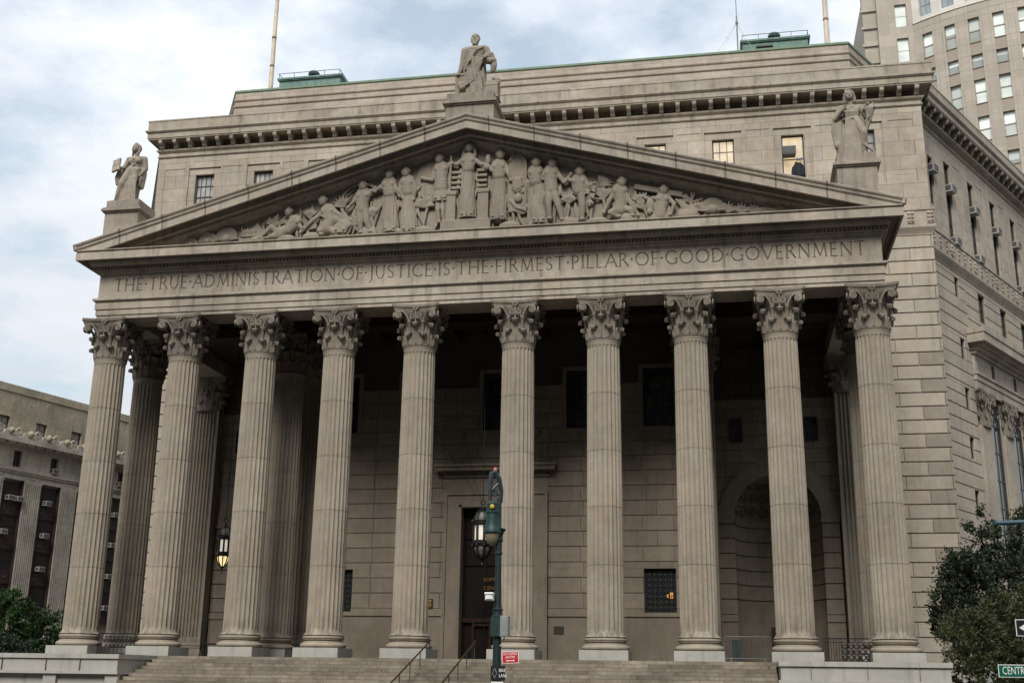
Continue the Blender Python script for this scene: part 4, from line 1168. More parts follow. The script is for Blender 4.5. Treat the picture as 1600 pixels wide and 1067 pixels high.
mb.cap((-.42,0,2.72),(.46,.02,2.70),.17); mb.ell((.0,.02,2.6),(.47,.28,.24))
for sg in (-1,1): mb.ell((.02+sg*.19,-.22,2.5),(.17,.15,.17))
for j in range(4): mb.chain([(-.34,-.18,2.74-j*.07),(.0,-.33,2.60-j*.13),(.36,-.2,2.74-j*.07)], .035)
mb.tube([(-.42,-.05,2.06),(-.2,-.30,2.0),(.1,-.33,2.02),(.38,-.1,2.08)], .06)
mb.cap((.03,0,2.8),(.0,-.03,3.1),.13,.12); head(mb, -.03, 3.32, R(22))
mb.chain([(.47,.02,2.68),(.57,.04,2.12),(.36,-.22,1.62)], [.16,.135,.085]); hand(mb, (.28,-.27,1.56), (-.3,-.2,-1))
mb.ell((.20,-.30,1.48),(.16,.14,.17)); mb.chain([(.36,-.05,1.9),(.40,-.08,1.5),(.36,-.05,1.15)],[.1,.13,.09])
mb.chain([(-.44,0,2.66),(-.58,-.12,2.2),(-.78,-.38,2.05)], [.16,.13,.085]); hand(mb, (-.82,-.42,2.02), (-1,-.2,.3))
mb.chain([(-.40,.12,2.6),(-.60,.12,2.1),(-.72,.08,1.5)],[.16,.2,.17]); mb.chain([(.42,.1,2.5),(.42,.1,1.8),(.40,.1,1.1)],[.16,.2,.14])
t = MB(); t.box(-.24,.24,-.06,.06,-.42,.42); t.box(-.24,.24,-.09,-.06,-.02,.0)
Mx = Matrix.Translation((-.86,-.46,2.22)) @ Matrix.Rotation(R(-8),4,'Y') @ Matrix.Rotation(R(-18),4,'X') @ Matrix.Rotation(R(-14),4,'Z')
mb.add([Mx @ Vector(v) for v in t.v], t.f)
for j in range(3): mb.chain([(-.80+.08*j,-.25,1.95),(-.92+.1*j,-.22,1.6),(-.88+.1*j,-.2,1.22+.1*j)],[.09,.1,.06])
remesh(mb, .021, 'figure', M_stat, S1, sm=1)
# central statue: bearded man in a toga
S2 = thing('roof_statue', 'stone statue of a bearded man in a toga at the peak of the gable', 'statue', (-.02,-.05,27.78))
pedestal(S2, 2.45, 1.9, 0, -1.7)
mb = MB()
skirt(mb, .02, 2.35, .04, .0, .62, .48, 10, .11, 5)
feet(mb, [(.42,-.5),(-.28,-.48)])
for i in range(6):
    t = i/5; mb.ell((.0,0,2.2+t*.7), (.46+.08*t,.32,.26))
mb.cap((-.5,.02,2.98),(.5,.02,2.98),.19); 
for j in range(7): mb.chain([(.52-.03*j,-.15,3.02-.02*j),(.1-.05*j,-.40,2.72-.10*j),(-.46,-.22,2.42-.12*j)], .045)
for j in range(6): mb.chain([(.5,-.3,2.35-.02*j),(.05,-.46,1.75-.16*j),(-.45-.03*j,-.4,.95-.08*j)], [.06,.06,.08])
mb.ell((-.62,-.42,.72),(.2,.16,.22)); mb.ell((-.55,-.45,.55),(.16,.14,.16)); 
for j in range(5): mb.chain([(-.1+.13*j,-.42,1.0+.1*j),(-.05+.14*j,-.47,.1)], [.05,.06])
mb.cap((0,-.02,3.1),(0,-.05,3.3),.17,.15); head(mb, 0, 3.56, R(-3), beard=True, s=1.12)
mb.chain([(-.56,.02,2.95),(-.66,.05,2.3),(-.76,-.12,1.68)], [.20,.17,.11]); hand(mb, (-.80,-.16,1.6), (-.3,-.4,-1), 1.1); mb.chain([(-.42,.15,2.8),(-.5,.15,2.0),(-.55,.15,1.3)],[.2,.24,.2])
mb.box(-1.0,-.5,-.15,.5,0,1.5); mb.box(-1.04,-.48,-.2,.55,0,.12); mb.box(-1.04,-.5,-.19,.53,1.42,1.54)
mb.chain([(.56,.0,2.92),(.82,.02,2.42),(.62,-.42,2.28)], [.2,.18,.11]); hand(mb, (.62,-.50,2.22), (-.2,-.7,-.6), 1.1)
for j in range(5): mb.chain([(.62+.08*j,-.25,2.5),(.98+.03*j,-.12,2.36-.1*j),(1.08,-.1,1.95-.05*j)], .10)
mb.chain([(.5,-.25,2.15),(.8,-.22,2.1),(1.0,-.15,2.15)], .18); mb.chain([(1.0,-.1,2.1),(1.02,-.1,1.8),(.98,-.1,1.58)], [.17,.17,.13])
mb.box(.62,1.28,-.25,.5,0,.98); mb.cap((.7,.1,.98),(1.2,.1,.98),.16); mb.ell((1.0,0,1.2),(.1,.1,.14)); mb.ell((1.2,.1,1.18),(.11,.1,.1)); mb.box(.58,1.32,-.3,.52,0,.1); mb.box(.6,1.30,-.27,.5,.72,.78)
remesh(mb, .021, 'figure', M_stat, S2, sm=1)
# right statue: robed woman with a sheaf of fruit and flowers
S3 = thing('roof_statue', 'stone statue of a belted woman carrying a horn of flowers, right gable end', 'statue', (18.6,-.15,23.06))
pedestal(S3, 1.78, 1.75, 0, -2.6)
mb = MB()
skirt(mb, .02, 2.1, .05, .08, .58, .37, 11, .13, 9)
mb.cap((.2,-.2,2.0),(.47,-.45,1.2),.22,.19); mb.cap((.47,-.45,1.2),(.42,-.2,.3),.19,.2); feet(mb, [(-.15,-.5),(.45,-.52)])
for j in range(8): mb.chain([(-.28+.075*j,-.34,2.0),(-.38+.09*j,-.42,1.2),(-.42+.10*j,-.44,.08)], [.03,.045,.06])
for j in range(4): mb.chain([(.40,-.45,.95-.1*j),(.62+.1*j,-.38,.5-.1*j),(.95-.06*j,-.25,.42-.08*j)], .06)
for i in range(5):
    t = i/4; mb.ell((.02,-.02,2.05+t*.6), (.37+.09*t,.27+.03*t,.22))
mb.cap((-.46,0,2.74),(.5,0,2.74),.17); mb.ell((.02,.02,2.6),(.47,.28,.24))
for sg in (-1,1): mb.ell((.02+sg*.2,-.22,2.5),(.17,.15,.17))
for j in range(9): mb.chain([(-.34+.085*j,-.26,2.66),(-.30+.075*j,-.36,2.4),(-.26+.068*j,-.31,2.12)], .028)
mb.tube([(-.40,0,2.12),(-.25,-.27,2.06),(.05,-.36,2.04),(.32,-.26,2.06),(.44,0,2.12)], .065)
for j in range(7): mb.ell((-.3+.1*j,-.33+.02*abs(j-3),2.06),(.06,.05,.06),nu=8,nv=6)
mb.cap((.03,0,2.8),(.0,-.03,3.15),.14,.13); head(mb, -.02, 3.36, R(4))
mb.chain([(-.48,0,2.68),(-.72,-.02,2.18),(-.42,-.34,2.5)], [.17,.14,.10]); hand(mb, (-.36,-.38,2.58), (.6,-.2,.8)); mb.chain([(-.42,.14,2.6),(-.58,.14,1.8),(-.6,.12,.9),(-.5,.1,.1)],[.18,.24,.22,.22])
for j in range(4): mb.chain([(-.80+.05*j,.05,2.3),(-.86+.05*j,.08,1.6),(-.80+.08*j,.05,.85+.1*j)], [.09,.1,.08])
mb.ell((-.74,0,.8),(.13,.15,.2)); mb.chain([(-.66,.02,.9),(-.5,.05,.3),(-.6,0,.05)],[.14,.18,.2])
mb.chain([(.40,.12,2.5),(.5,.12,1.8),(.45,.1,1.0)],[.18,.22,.2]); mb.chain([(.5,0,2.68),(.76,-.08,2.15),(.80,-.38,1.85)], [.17,.14,.10]); hand(mb, (.82,-.44,1.85), (-.5,-.5,.5))
mb.chain([(.62,-.34,1.35),(.74,-.38,1.75),(.82,-.36,2.2),(.84,-.34,2.45)], [.07,.11,.18,.24])
rg = random.Random(3)
for j in range(16): mb.ell((.84+rg.uniform(-.24,.26),-.36+rg.uniform(-.15,.15),2.56+rg.uniform(-.1,.14)), .085, nu=8, nv=6)
remesh(mb, .021, 'figure', M_stat, S3, sm=1)

# ------------------------------------------------------------------ things on the roof
def flagpole(x, y, lab):
    o = thing('flagpole', lab, 'flagpole', (x,y,37.5), group='bare flagpoles on the courthouse roof')
    mb = MB(); mb.lathe([(.17,0),(.16,2),(.15,6),(.12,12),(.09,19)], 14); mb.build('pole', M_pole, o, smooth=40)
    mb = MB()
    for z in (3.9,6.2,9.5): mb.lathe([(.165,z),(.175,z+.02),(.175,z+.14),(.16,z+.16)], 14)
    mb.build('collar', plain('rusty_collar', (.16,.10,.06), .7), o)
    mb = MB(); mb.tube([(.2,-.05,0),(.17,-.05,9),(.12,-.05,18.8)], .012, 5); mb.build('halyard', M_grey, o)
    mb = MB(); mb.lathe([(.22,-.4),(.34,-.4),(.34,-.1),(.24,0),(.17,.05)], 14); mb.build('base', M_grey, o)
flagpole(-19.2, 18, 'tall bare weathered flagpole rising left of the copper roof hut on the left')
flagpole(19.62, 18, 'tall bare weathered flagpole rising right of the copper roof hut on the right')
def hut(x0, x1, y, lab, door=False):
    o = thing('roof_hut', lab, 'roof hut', ((x0+x1)/2, y, 37.5)); w = (x1-x0)/2
    mb = MB(); mb.box(-w,w,0,4,0,4.98)
    k = -w+.02
    while k < w: mb.box(k-.02,k+.02,-.03,0,0,4.95,.9); k += .55
    mb.build('wall', M_copper, o)
    mb = MB(); mb.box(-w-.10,w+.10,-.10,4.1,4.98,5.06); mb.box(-w-.16,w+.16,-.16,4.16,5.06,5.2); mb.add([(-w,.1,5.2),(w,.1,5.2),(w,3.9,5.2),(-w,3.9,5.2),(0-.6,2,5.5),(.6,2,5.5)],[(0,1,5,4),(1,2,5),(2,3,4,5),(3,0,4)])
    mb.build('roof', M_copper, o)
    mb = MB()
    for z in (5.52,): mb.bar((-w,-.2,z),(w,-.2,z),.035); mb.bar((-w,-.2,z),(-w,4,z),.035); mb.bar((w,-.2,z),(w,4,z),.035)
    for i in range(5): mb.bar((-w+2*w*i/4,-.12,5.2),(-w+2*w*i/4,-.2,5.52),.03)
    mb.build('guard_rail', M_copd, o)
    mb = MB(); mb.lathe([(.22,0),(.22,.4),(.42,.45),(.45,.6),(.36,.74),(.1,.82)], 18, (0,.8,5.25)); mb.build('vent_cap', M_copd, o, smooth=40)
    mb = MB(); mb.box(-w*.55 if door else w*.35,-w*.1 if door else w*.8,-.06,.05,3.2,4.55 if door else 4.5); mb.build('louvre', plain('rust_panel',(.22,.10,.05),.8) if door else M_copd, o)
    if door: 
        mb = MB(); mb.box(-w*.58,-w*.07,-.2,0,4.55,4.67); mb.build('door_hood', M_copd, o)
hut(-20.25, -15.45, 22, 'small green copper roof hut beside the left flagpole')
hut(14.25, 18.75, 22, 'small green copper roof hut with a rusty door beside the right flagpole', True)
o = thing('radio_mast', 'thin dark radio mast with guy wires beside the right roof hut', 'mast', (13.88,20,37.5))
mb = MB(); mb.lathe([(.05,0),(.05,6),(.03,6.1),(.025,14)], 8); mb.lathe([(.1,5.4),(.1,5.6)], 8); mb.build('mast_tube', M_grey, o)
for k, (x, y) in enumerate(((-4,1),(-2.2,-2.5),(2.0,-2.2),(2.6,2))):
    mb = MB(); mb.tube([(0,0,5.5),(x*.5,y*.5,2.6),(x,y,0)], .008, 4); mb.build('guy_wire', M_grey, o)

# ------------------------------------------------------------------ lanterns in the porch
def lantern(loc, H, rad, ztop, lab, style):
    o = thing('hanging_lantern', lab, 'lantern', loc)
    n = 8
    def ringpts(r, z): return [(r*cos(2*PI*(i+.5)/n), r*sin(2*PI*(i+.5)/n), z) for i in range(n)]
    fr = MB()
    z = lambda t: t*H
    rb = [(.02,-.02),(.05,0),(.12,.03),(.05,.06),(.12,.10),(.30,.13)]
    fr.lathe([(r*rad*1.2, z(t)) for r, t in rb], 16)
    for r, t0, t1 in ((.92,.33,.36),(1.06,.36,.385),(.96,.385,.42),(1.0,.66,.69),(1.08,.69,.715),(.9,.715,.75)):
        fr.lathe([(r*rad,z(t0)),(r*rad,z(t1)),(r*rad*.86,z(t1)),(r*rad*.86,z(t0)),(r*rad,z(t0))], n, a0=PI/8, a1=2*PI+PI/8)
    fr.lathe([(.42*rad,z(.90)),(.5*rad,z(.92)),(.3*rad,z(.95)),(.12*rad,z(.97)),(.08*rad,z(1.0))], 16)
    for i in range(n):
        a = 2*PI*(i+.5)/n; c, s_ = cos(a), sin(a)
        fr.bar((.9*rad*c,.9*rad*s_,z(.42)),(.9*rad*c,.9*rad*s_,z(.66)), .11*rad/.5)
        fr.tube([(.92*rad*c,.92*rad*s_,z(.34)),(.85*rad*c,.85*rad*s_,z(.26)),(.62*rad*c,.62*rad*s_,z(.19)),(.32*rad*c,.32*rad*s_,z(.13))], .045*rad/.5, 5)
        fr.tube([(.9*rad*c,.9*rad*s_,z(.75)),(.84*rad*c,.84*rad*s_,z(.81)),(.65*rad*c,.65*rad*s_,z(.87)),(.42*rad*c,.42*rad*s_,z(.91))], .04*rad/.5, 5)
        fr.ell((1.02*rad*c,1.02*rad*s_,z(.735)),(.08*rad/.5,.08*rad/.5,.10*rad/.5),nu=6,nv=5)
        fr.ell((1.0*rad*c,1.0*rad*s_,z(.335)),(.07*rad/.5,.07*rad/.5,.09*rad/.5),nu=6,nv=5)
    fr.tube([(.11*cos(a),0,z(1.0)+.13+.13*sin(a)) for a in [2*PI*i/12 for i in range(13)]], .03, 6)
    fr.build('frame', M_iron, o, smooth=40)
    g = MB(); g.lathe([(.80*rad,z(.42)),(.80*rad,z(.66))], n, a0=PI/8, a1=2*PI+PI/8); g.build('glass_panel', M_lamp, o)
    g = MB(); g.lathe([(.3*rad,z(.14)),(.56*rad,z(.19)),(.78*rad,z(.26)),(.82*rad,z(.335))], n, a0=PI/8, a1=2*PI+PI/8); g.build('glass_bowl', M_lampb if style else M_dull, o)
    g = MB(); g.lathe([(.8*rad,z(.755)),(.74*rad,z(.81)),(.55*rad,z(.87)),(.36*rad,z(.90))], n, a0=PI/8, a1=2*PI+PI/8); g.build('glass_dome', M_dull, o)
    c = MB(); c.tube([(0,0,z(1.0)+.26),(0,0,ztop-loc[2])], .02, 6); c.build('chain', M_iron, o)
    return o
LC = lantern((0.02,4.0,4.5), 3.0, .50, 16.95, 'large black iron lantern hanging before the entrance door', 0)
for x, zt in ((-3.55,12.35),(-1.85,11.9),(2.35,11.9)):
    g = MB(); g.tube([(0,0,3.0),((x)*.5,1.7,(zt-4.5+3.0)*.5-.15),(x,3.45,zt-4.5)], .012, 5); g.lathe([(.07,0),(.07,.08)],8,(x,3.42,zt-4.55)); g.build('guy_wire', M_iron, LC)
LL = lantern((-14.35,5.6,4.35), 2.62, .36, 16.6, 'smaller lit lantern with a glowing bowl hanging in the left bay of the porch', 1)
for x, y, zt in ((-3.4,5.5,10.8),(-3.0,5.9,7.7)):
    g = MB(); g.tube([(0,0,2.6),(x*.5,y*.5,(zt-4.35+2.6)*.5-.1),(x,y,zt-4.35)], .012, 5); g.build('guy_wire', M_iron, LL)
lantern((14.35,5.6,4.35+1.2), 2.62, .36, 16.6, 'lantern hanging in the right bay of the porch behind a column', 1) if False else None

# ------------------------------------------------------------------ handrails, barriers, railings on the steps
def handrail(x, lab):
    o = thing('handrail', lab, 'handrail', (x,-1.6,0), group='handrails on the courthouse steps')
    mb = MB(); mb.tube([(0,.05,.78),(0,-.15,.70),(0,-8.2,-1.70)], .035, 8); mb.build('rail', M_bronze, o, smooth=40)
    for k in range(6):
        y = -.1-1.55*k; zt = .72+.297*(y+.1)*1.0; zt = .70+(y+.15)*.298
        mb = MB(); mb.tube([(0,y,zt),(0,y,zt-.86)], .022, 8); mb.build('post', M_copd, o, smooth=40)
handrail(-1.05, 'bronze handrail on the steps left of the door, leftmost of the two')
handrail(.98, 'bronze handrail on the steps directly below the door, the right one of the two')
o = thing('crowd_barrier', 'grey steel crowd barrier standing on the porch between two columns', 'barrier', (12.7,-.4,0))
mb = MB(); mb.tube([(-.98,0,.15),(-.98,0,1.0),(-.93,0,1.06),(.93,0,1.06),(.98,0,1.0),(.98,0,.15),(-.98,0,.15)], .02, 8)
M_dgrey = plain('dull_galvanised', (.09,.09,.085), .55, metal=.3)
mb.build('frame', M_dgrey, o, smooth=40)
mb = MB()
for k in range(17): mb.tube([(-.88+k*.11,0,.15),(-.88+k*.11,0,1.05)], .009, 6)
mb.build('bars', M_dgrey, o)
for x in (-.7,.7): 
    mb = MB(); mb.tube([(x,-.25,.01),(x,-.2,.05),(x,0,.15),(x,.2,.05),(x,.25,.01)], .015, 6); mb.build('foot', M_grey, o)
o = thing('barrier_sheet', 'dark green panel standing against the steel crowd barrier', 'panel', (12.22,-.27,0)); mb = MB(); mb.box(-.18,.22,0,.05,.08,.92); mb.build('board', M_greend, o)
mb = MB(); mb.box(-.19,-.17,-.02,.06,.0,.94); mb.box(.0,.03,-.02,.06,.0,.94); mb.build('edge', M_black, o)
def railing(x0, x1, lab, fancy):
    o = thing('iron_railing', lab, 'railing', ((x0+x1)/2,-.2,0)); w = (x1-x0)/2
    mb = MB(); mb.bar((-w,0,1.02),(w,0,1.02),.05); mb.bar((-w,0,.86),(w,0,.86),.03); mb.bar((-w,0,.1),(w,0,.1),.04); mb.build('rail', M_iron, o)
    mb = MB(); x = -w
    rg = random.Random(int(x0*10)); k = 0
    while x < w:
        if fancy and x > -.1:
            for z in (.25,.48,.71): mb.tube([(x+.11*cos(a)+.02,0,z+.11*sin(a)) for a in [2*PI*i/8 for i in range(9)]], .028, 5)
            x += .24
        else:
            mb.tube([(x,0,.1),(x,0,1.0)], .012, 5)
            if x0 < 0:
                mb.tube([(x,0,.45),(x+.1,0,.66),(x+.2,0,.86)],.012,5); mb.tube([(x+.2,0,.45),(x+.1,0,.66),(x,0,.86)],.012,5); x += .1
            x += .11
    mb.build('bars', M_iron, o)
railing(15.85, 17.75, 'black iron railing with scrollwork between the two rightmost columns', True)
railing(-17.75, -15.85, 'black iron railing between the two leftmost columns', False)
o = thing('trolley_frame', 'dark metal trolley frame on the porch behind the second column from the left', 'trolley', (-13.0,2.2,0))
mb = MB(); 
for z in (.25,.6): mb.box(-.5,.5,-.25,.25,z,z+.06)
for x in (-.5,.5):
    for y in (-.25,.25): mb.bar((x,y,.1),(x,y,1.15),.05)
mb.build('frame', M_iron, o)
for x in (-.5,.5):
    for y in (-.25,.25): mb = MB(); mb.ell((x,y,.08),(.08,.04,.08),nu=8,nv=6); mb.build('wheel', M_black, o)

# ------------------------------------------------------------------ air conditioners
def ac_proto(lab, group, M, dark=False):
    o = thing('air_conditioner', lab, 'air conditioner', group=group, M=M)
    mb = MB(); mb.box(-.36,.36,-.55,.1,0,.48); mb.box(-.38,.38,-.57,-.55,-.02,.5); mb.build('case', M_acdk if dark else M_ac, o)
    mb = MB(); mb.box(-.31,-.03,-.585,-.571,.06,.42); mb.box(.03,.31,-.585,-.571,.06,.42); mb.box(-.375,-.361,-.45,-.1,.1,.4); mb.box(.361,.375,-.45,-.1,.1,.4)
    mb.build('grille', M_acd, o); return o
acs = [(1.72,29.1,'boxy air conditioner in the short window at the top corner of the right wall'),(4.55,28.7,'boxy air conditioner high in the first long window of the right wall'),(8.65,28.55,'boxy air conditioner in the second long window of the right wall'),
       (12.75,28.4,'boxy air conditioner in the third long window of the right wall'),(16.8,28.6,'boxy air conditioner in the fourth long window of the right wall'),
       (4.55,25.2,'boxy air conditioner at the foot of the first long window of the right wall'),(8.65,25.2,'boxy air conditioner at the foot of the second long window of the right wall'),(16.8,25.3,'boxy air conditioner at the foot of the fourth long window of the right wall')]
a0 = None
for u, z, lab in acs:
    M = FM @ Matrix.Translation((u,.2,z))
    if a0 is None: a0 = ac_proto(lab, 'air conditioners in the right wall of the courthouse', M); 
    else:
        c = dup(a0); c.matrix_world = M; c['label'] = lab
o = ac_proto('dark air conditioner seen in the brightly lit attic window right of the gable', None, Matrix.Translation((16.42,BY+.30,29.25)), True)
o = thing('hanging_coat', 'dark coat on a hanger inside the brightly lit attic window', 'coat', (16.92,BY+.27,28.0))
mb = MB(); mb.chain([(-.28,0,.0),(-.24,0,.5),(-.08,0,.82)],[.17,.15,.08]); mb.chain([(.26,0,.0),(.26,0,.5),(.12,0,.80)],[.14,.13,.08]); mb.chain([(0,0,-.3),(0,0,.5),(.02,0,.8)],[.22,.2,.08]); mb.build('coat', M_coat, o, smooth=60)
mb = MB(); mb.tube([(-.2,0,.85),(.02,0,1.05),(.25,0,.9)],.025,6); mb.tube([(.02,0,1.05),(.05,0,1.2)],.02,6); mb.ell((.1,0,1.12),(.2,.06,.1)); mb.build('hanger', M_grey, o)

# ------------------------------------------------------------------ office building on the left
al = R(16.6)
FED = thing('office_block', 'grey stone office building with tall fluted piers on the left', 'building')
FF = Matrix(((sin(al),-cos(al),0,-59.213),(cos(al),sin(al),0,55.323),(0,0,1,0),(0,0,0,1)))
UA, UB = -26.0, 36.0
bays = [-1.22+4.78*k for k in range(-5,8)]
w = MB()
slab(w, UA, UB, 18.1, 21.4, 0, .6, [(b-.52,b+.52,19.38,21.03) for b in bays])
slab(w, UA, UB, -2.7, 2.6, 0, .6, [])
for b in bays:
    c = b + 2.39
    w.box(c-1.11, c+1.11, .14, .6, 2.6, 18.1)
    for i in range(9): w.box(c-1.09+i*.245, c-1.09+i*.245+.15, .0, .14, 2.9, 17.85)
    w.box(c-1.11, c+1.11, 0, .14, 17.85, 18.1); w.box(c-1.11, c+1.11, -.02, .14, 2.6, 2.9)
w.build('wall', M_fed, FED, M=FF)
w = MB(); slab(w, UA, UB, 22.3, 27.0, .5, 1.2, [(b-1.85-.72,b-1.85+.72,23.0,24.45) for b in bays]); w.box(UA,UB,.45,1.2,26.98,27.8); w.box(UA,UB,.40,.45,27.0,27.1); w.build('attic_wall', M_fedt, FED, M=FF)
w = MB(); w.box(UA,UB,-.12,0,18.72,18.95); w.box(UA,UB,-.2,0,18.95,19.1); w.box(UA,UB,-.9,.3,21.75,22.2); w.box(UA,UB,-.35,0,21.4,21.55)
u = UA
while u < UB: w.box(u,u+.9,-.75,0,21.55,21.75); u += 1.2
w.box(UA,UB,-.55,.5,22.2,22.45)
for b in bays:
    for sg in (-.55,0,.55): w.ell((b+2.39+sg,-.01,18.42),(.16,.06,.10),nu=8,nv=6)
w.build('cornice', M_fed, FED, M=FF)
w = MB(); u = -2.98-2.42*8
while u < UB-2:
    w.prism([(u-.75,22.45),(u+.95,22.45),(u+1.15,22.75),(u+.85,23.0),(u+1.2,23.35),(u+1.0,23.1),(u+.5,22.85),(u,23.05),(u-.5,22.85)], -.45, -.1); 
    for k in range(5): w.cap((u+1.2,-.3,22.5),(u+1.2+.42*cos(R(30+30*k)),-.35,22.5+.85*sin(R(30+30*k))),.10,.06,n=6)
    u += 2.42
w.build('crest', M_fed, FED, M=FF)
w = MB(); u = -2.98-2.42*8
while u < UB-2: w.ell((u,-.75,22.82),(.33,.30,.33),nu=10,nv=8); w.ell((u,-1.02,22.72),(.13,.1,.11),nu=8,nv=6,tint=.3); u += 2.42
w.build('lion_head', M_fedt, FED, M=FF)
for b in bays:
    window(FED, b-.52, b+.52, 19.38, 21.03, .35, 2, 2, M=FF, fm=M_brown, fw=.07)
    window(FED, b-1.85-.72, b-1.85+.72, 23.0, 24.45, .85, 2, 2, M=FF, fm=M_brown, fw=.08, pane=M_glassl)
    for zc in (14.0,10.62,7.24,3.86):
        s_ = MB(); s_.box(b-1.28,b+1.28,.3,.45,zc+.5,zc+1.75); [s_.ell((b+q,.3,zc+1.12),(.14,.06,.14),nu=8,nv=6,tint=2.0) for q in (-.55,.55)]
        s_.build('spandrel', M_fedb, FED, M=FF)
    for zc in (15.75,12.37,8.99,5.61): window(FED, b-1.28, b+1.28, zc, zc+2.13, .42, 4, 2, M=FF, fm=M_brown, fw=.10, bw=.08)
    f = MB(); f.box(b-1.28,b-1.18,.1,.42,2.6,18.1); f.box(b+1.18,b+1.28,.1,.42,2.6,18.1); f.build('window_jamb', M_brown, FED, M=FF)
w = MB(); w.box(UA,UB,.6,20,-2.7,22); w.box(UA,UB,1.2,20,22,27.6); w.build('building_core', M_fed, FED, M=FF)
fa = [(-1.55,15.95,'white air conditioner, left one in the top tall window at far left'),(-.45,15.95,'small white air conditioner, right one in the top tall window at far left'),(3.2,15.95,'white air conditioner in the top window of the second bay of the office building'),
      (-1.9,12.5,'white air conditioner in the middle window at the far left of the office building'),(3.35,12.6,'white air conditioner in the middle window of the second bay of the office building'),(3.3,9.2,'beige air conditioner in the lowest visible window of the second bay'),
      (3.6,19.4,'white air conditioner in the small window above the second bay of the office building'),(12.9,19.4,'white air conditioner in the small upper window seen between the two left columns'),
      (12.75,15.95,'topmost white air conditioner between the two left columns'),(12.7,12.6,'second white air conditioner from the top between the two left columns'),(12.7,9.2,'third white air conditioner from the top between the two left columns'),(12.6,5.8,'lowest white air conditioner between the two left columns'),
      (-3.75,23.05,'dark air conditioner in the leftmost attic window of the office building')]
for i, (u, z, lab) in enumerate(fa):
    c = dup(a0); c.matrix_world = FF @ Matrix.Translation((u,.25 if z < 23 else .8,z)); c['label'] = lab; c['group'] = 'air conditioners in the office building on the left'

# ------------------------------------------------------------------ curved tower behind on the right
TW = thing('office_tower', 'tall beige office tower with a curved window facade behind the courthouse', 'building')
TC = (67.7,155.4); TR = 38.7
def tpt(a, r): return (TC[0]+r*sin(a), TC[1]-r*cos(a))        # a: 0 faces the street, negative to the left
ang0 = math.atan2(44.9+1.0-TC[0], TC[1]-124.24)
def tbox(mb, a0, a1, r0, r1, z0, z1, n=1):
    for i in range(n):
        b0, b1 = a0+(a1-a0)*i/n, a0+(a1-a0)*(i+1)/n
        p = [tpt(b0,r1), tpt(b1,r1), tpt(b1,r0), tpt(b0,r0)]
        mb.prismz(p, z0, z1)
rows = [(95.7,100.0),(91.3,93.6),(85.2,89.3),(78.9,83.0),(74.3,76.6),(68.1,72.2),(61.8,66.0),(57.2,59.5)]
da = 3.65/TR; hw = .85/TR
cols = [ang0 + .02 + da*k for k in range(0,10)]
aL = cols[0]-da*.62; aR = cols[-1]+da*.5
body = MB()
def spand(c, z0, z1):
    sp = MB(); tbox(sp, c-hw, c+hw, TR-.62, TR-.12, z0, z1, 1); sp.build('spandrel', M_towd, TW)
tbox(body, aL, aR, TR-1.0, TR-.62, -2.6, 102.4, 24)
for i, c in enumerate(cols):
    l = aL if i == 0 else c-da+hw
    tbox(body, l, c-hw, TR-.62, TR, -2.6, 102.4, 2)
tbox(body, cols[-1]+hw, aR, TR-.62, TR, -2.6, 102.4, 1)
zs = [102.4] + [z for z0, z1 in reversed(sorted(rows)) for z in (z1, z0)] + [-2.6]
for c in cols:
    for k in range(0, len(zs), 2): 
        (spand(c, zs[k+1], zs[k]) if k else tbox(body, c-hw, c+hw, TR-.62, TR-.01, zs[k+1], zs[k], 1))
body.build('tower_wall', M_tow, TW)
jm = MB()
for z in [102.4,101.2] + [z for r in rows for z in r]: tbox(jm, aL, aR, TR-.3, TR+.012 if z < 102 else TR+.10, z-.03, z+.03, 30)
for c in cols:
    for q in (c-hw-.012, c+hw+.012): tbox(jm, q-.0007, q+.0007, TR-.3, TR+.011, 40, 102.3)
jm.build('panel_joint', M_towd, TW)
for c in cols:
    for z0, z1 in rows[:7]:
        if c > cols[7]: continue
        f = MB(); tbox(f, c-hw, c+hw, TR-.5, TR-.42, z0, z0+.12); tbox(f, c-hw, c+hw, TR-.5, TR-.42, z1-.12, z1)
        if z1-z0 > 3: tbox(f, c-hw, c+hw, TR-.5, TR-.40, (z0+z1)/2-.09, (z0+z1)/2+.09)
        tbox(f, c-hw, c-hw*.93, TR-.5, TR-.42, z0, z1); tbox(f, c+hw*.93, c+hw, TR-.5, TR-.42, z0, z1)
        fo = f.build('window', M_towd, TW)
        g = MB(); zm = z0 + (z1-z0)*random.choice((.5,.5,.5,.35,.62)); tbox(g, c-hw, c+hw, TR-.6, TR-.48, z0, zm, 1); tbox(g, c-hw, c+hw, TR-.6, TR-.48, zm, z1, 1); n6 = len(g.f)//2; g.t = [random.choice((.45,.7,.9,1,1.1))]*n6 + [random.choice((.8,1,1.1,1.25))]*n6; g.build('pane', M_towg, fo)
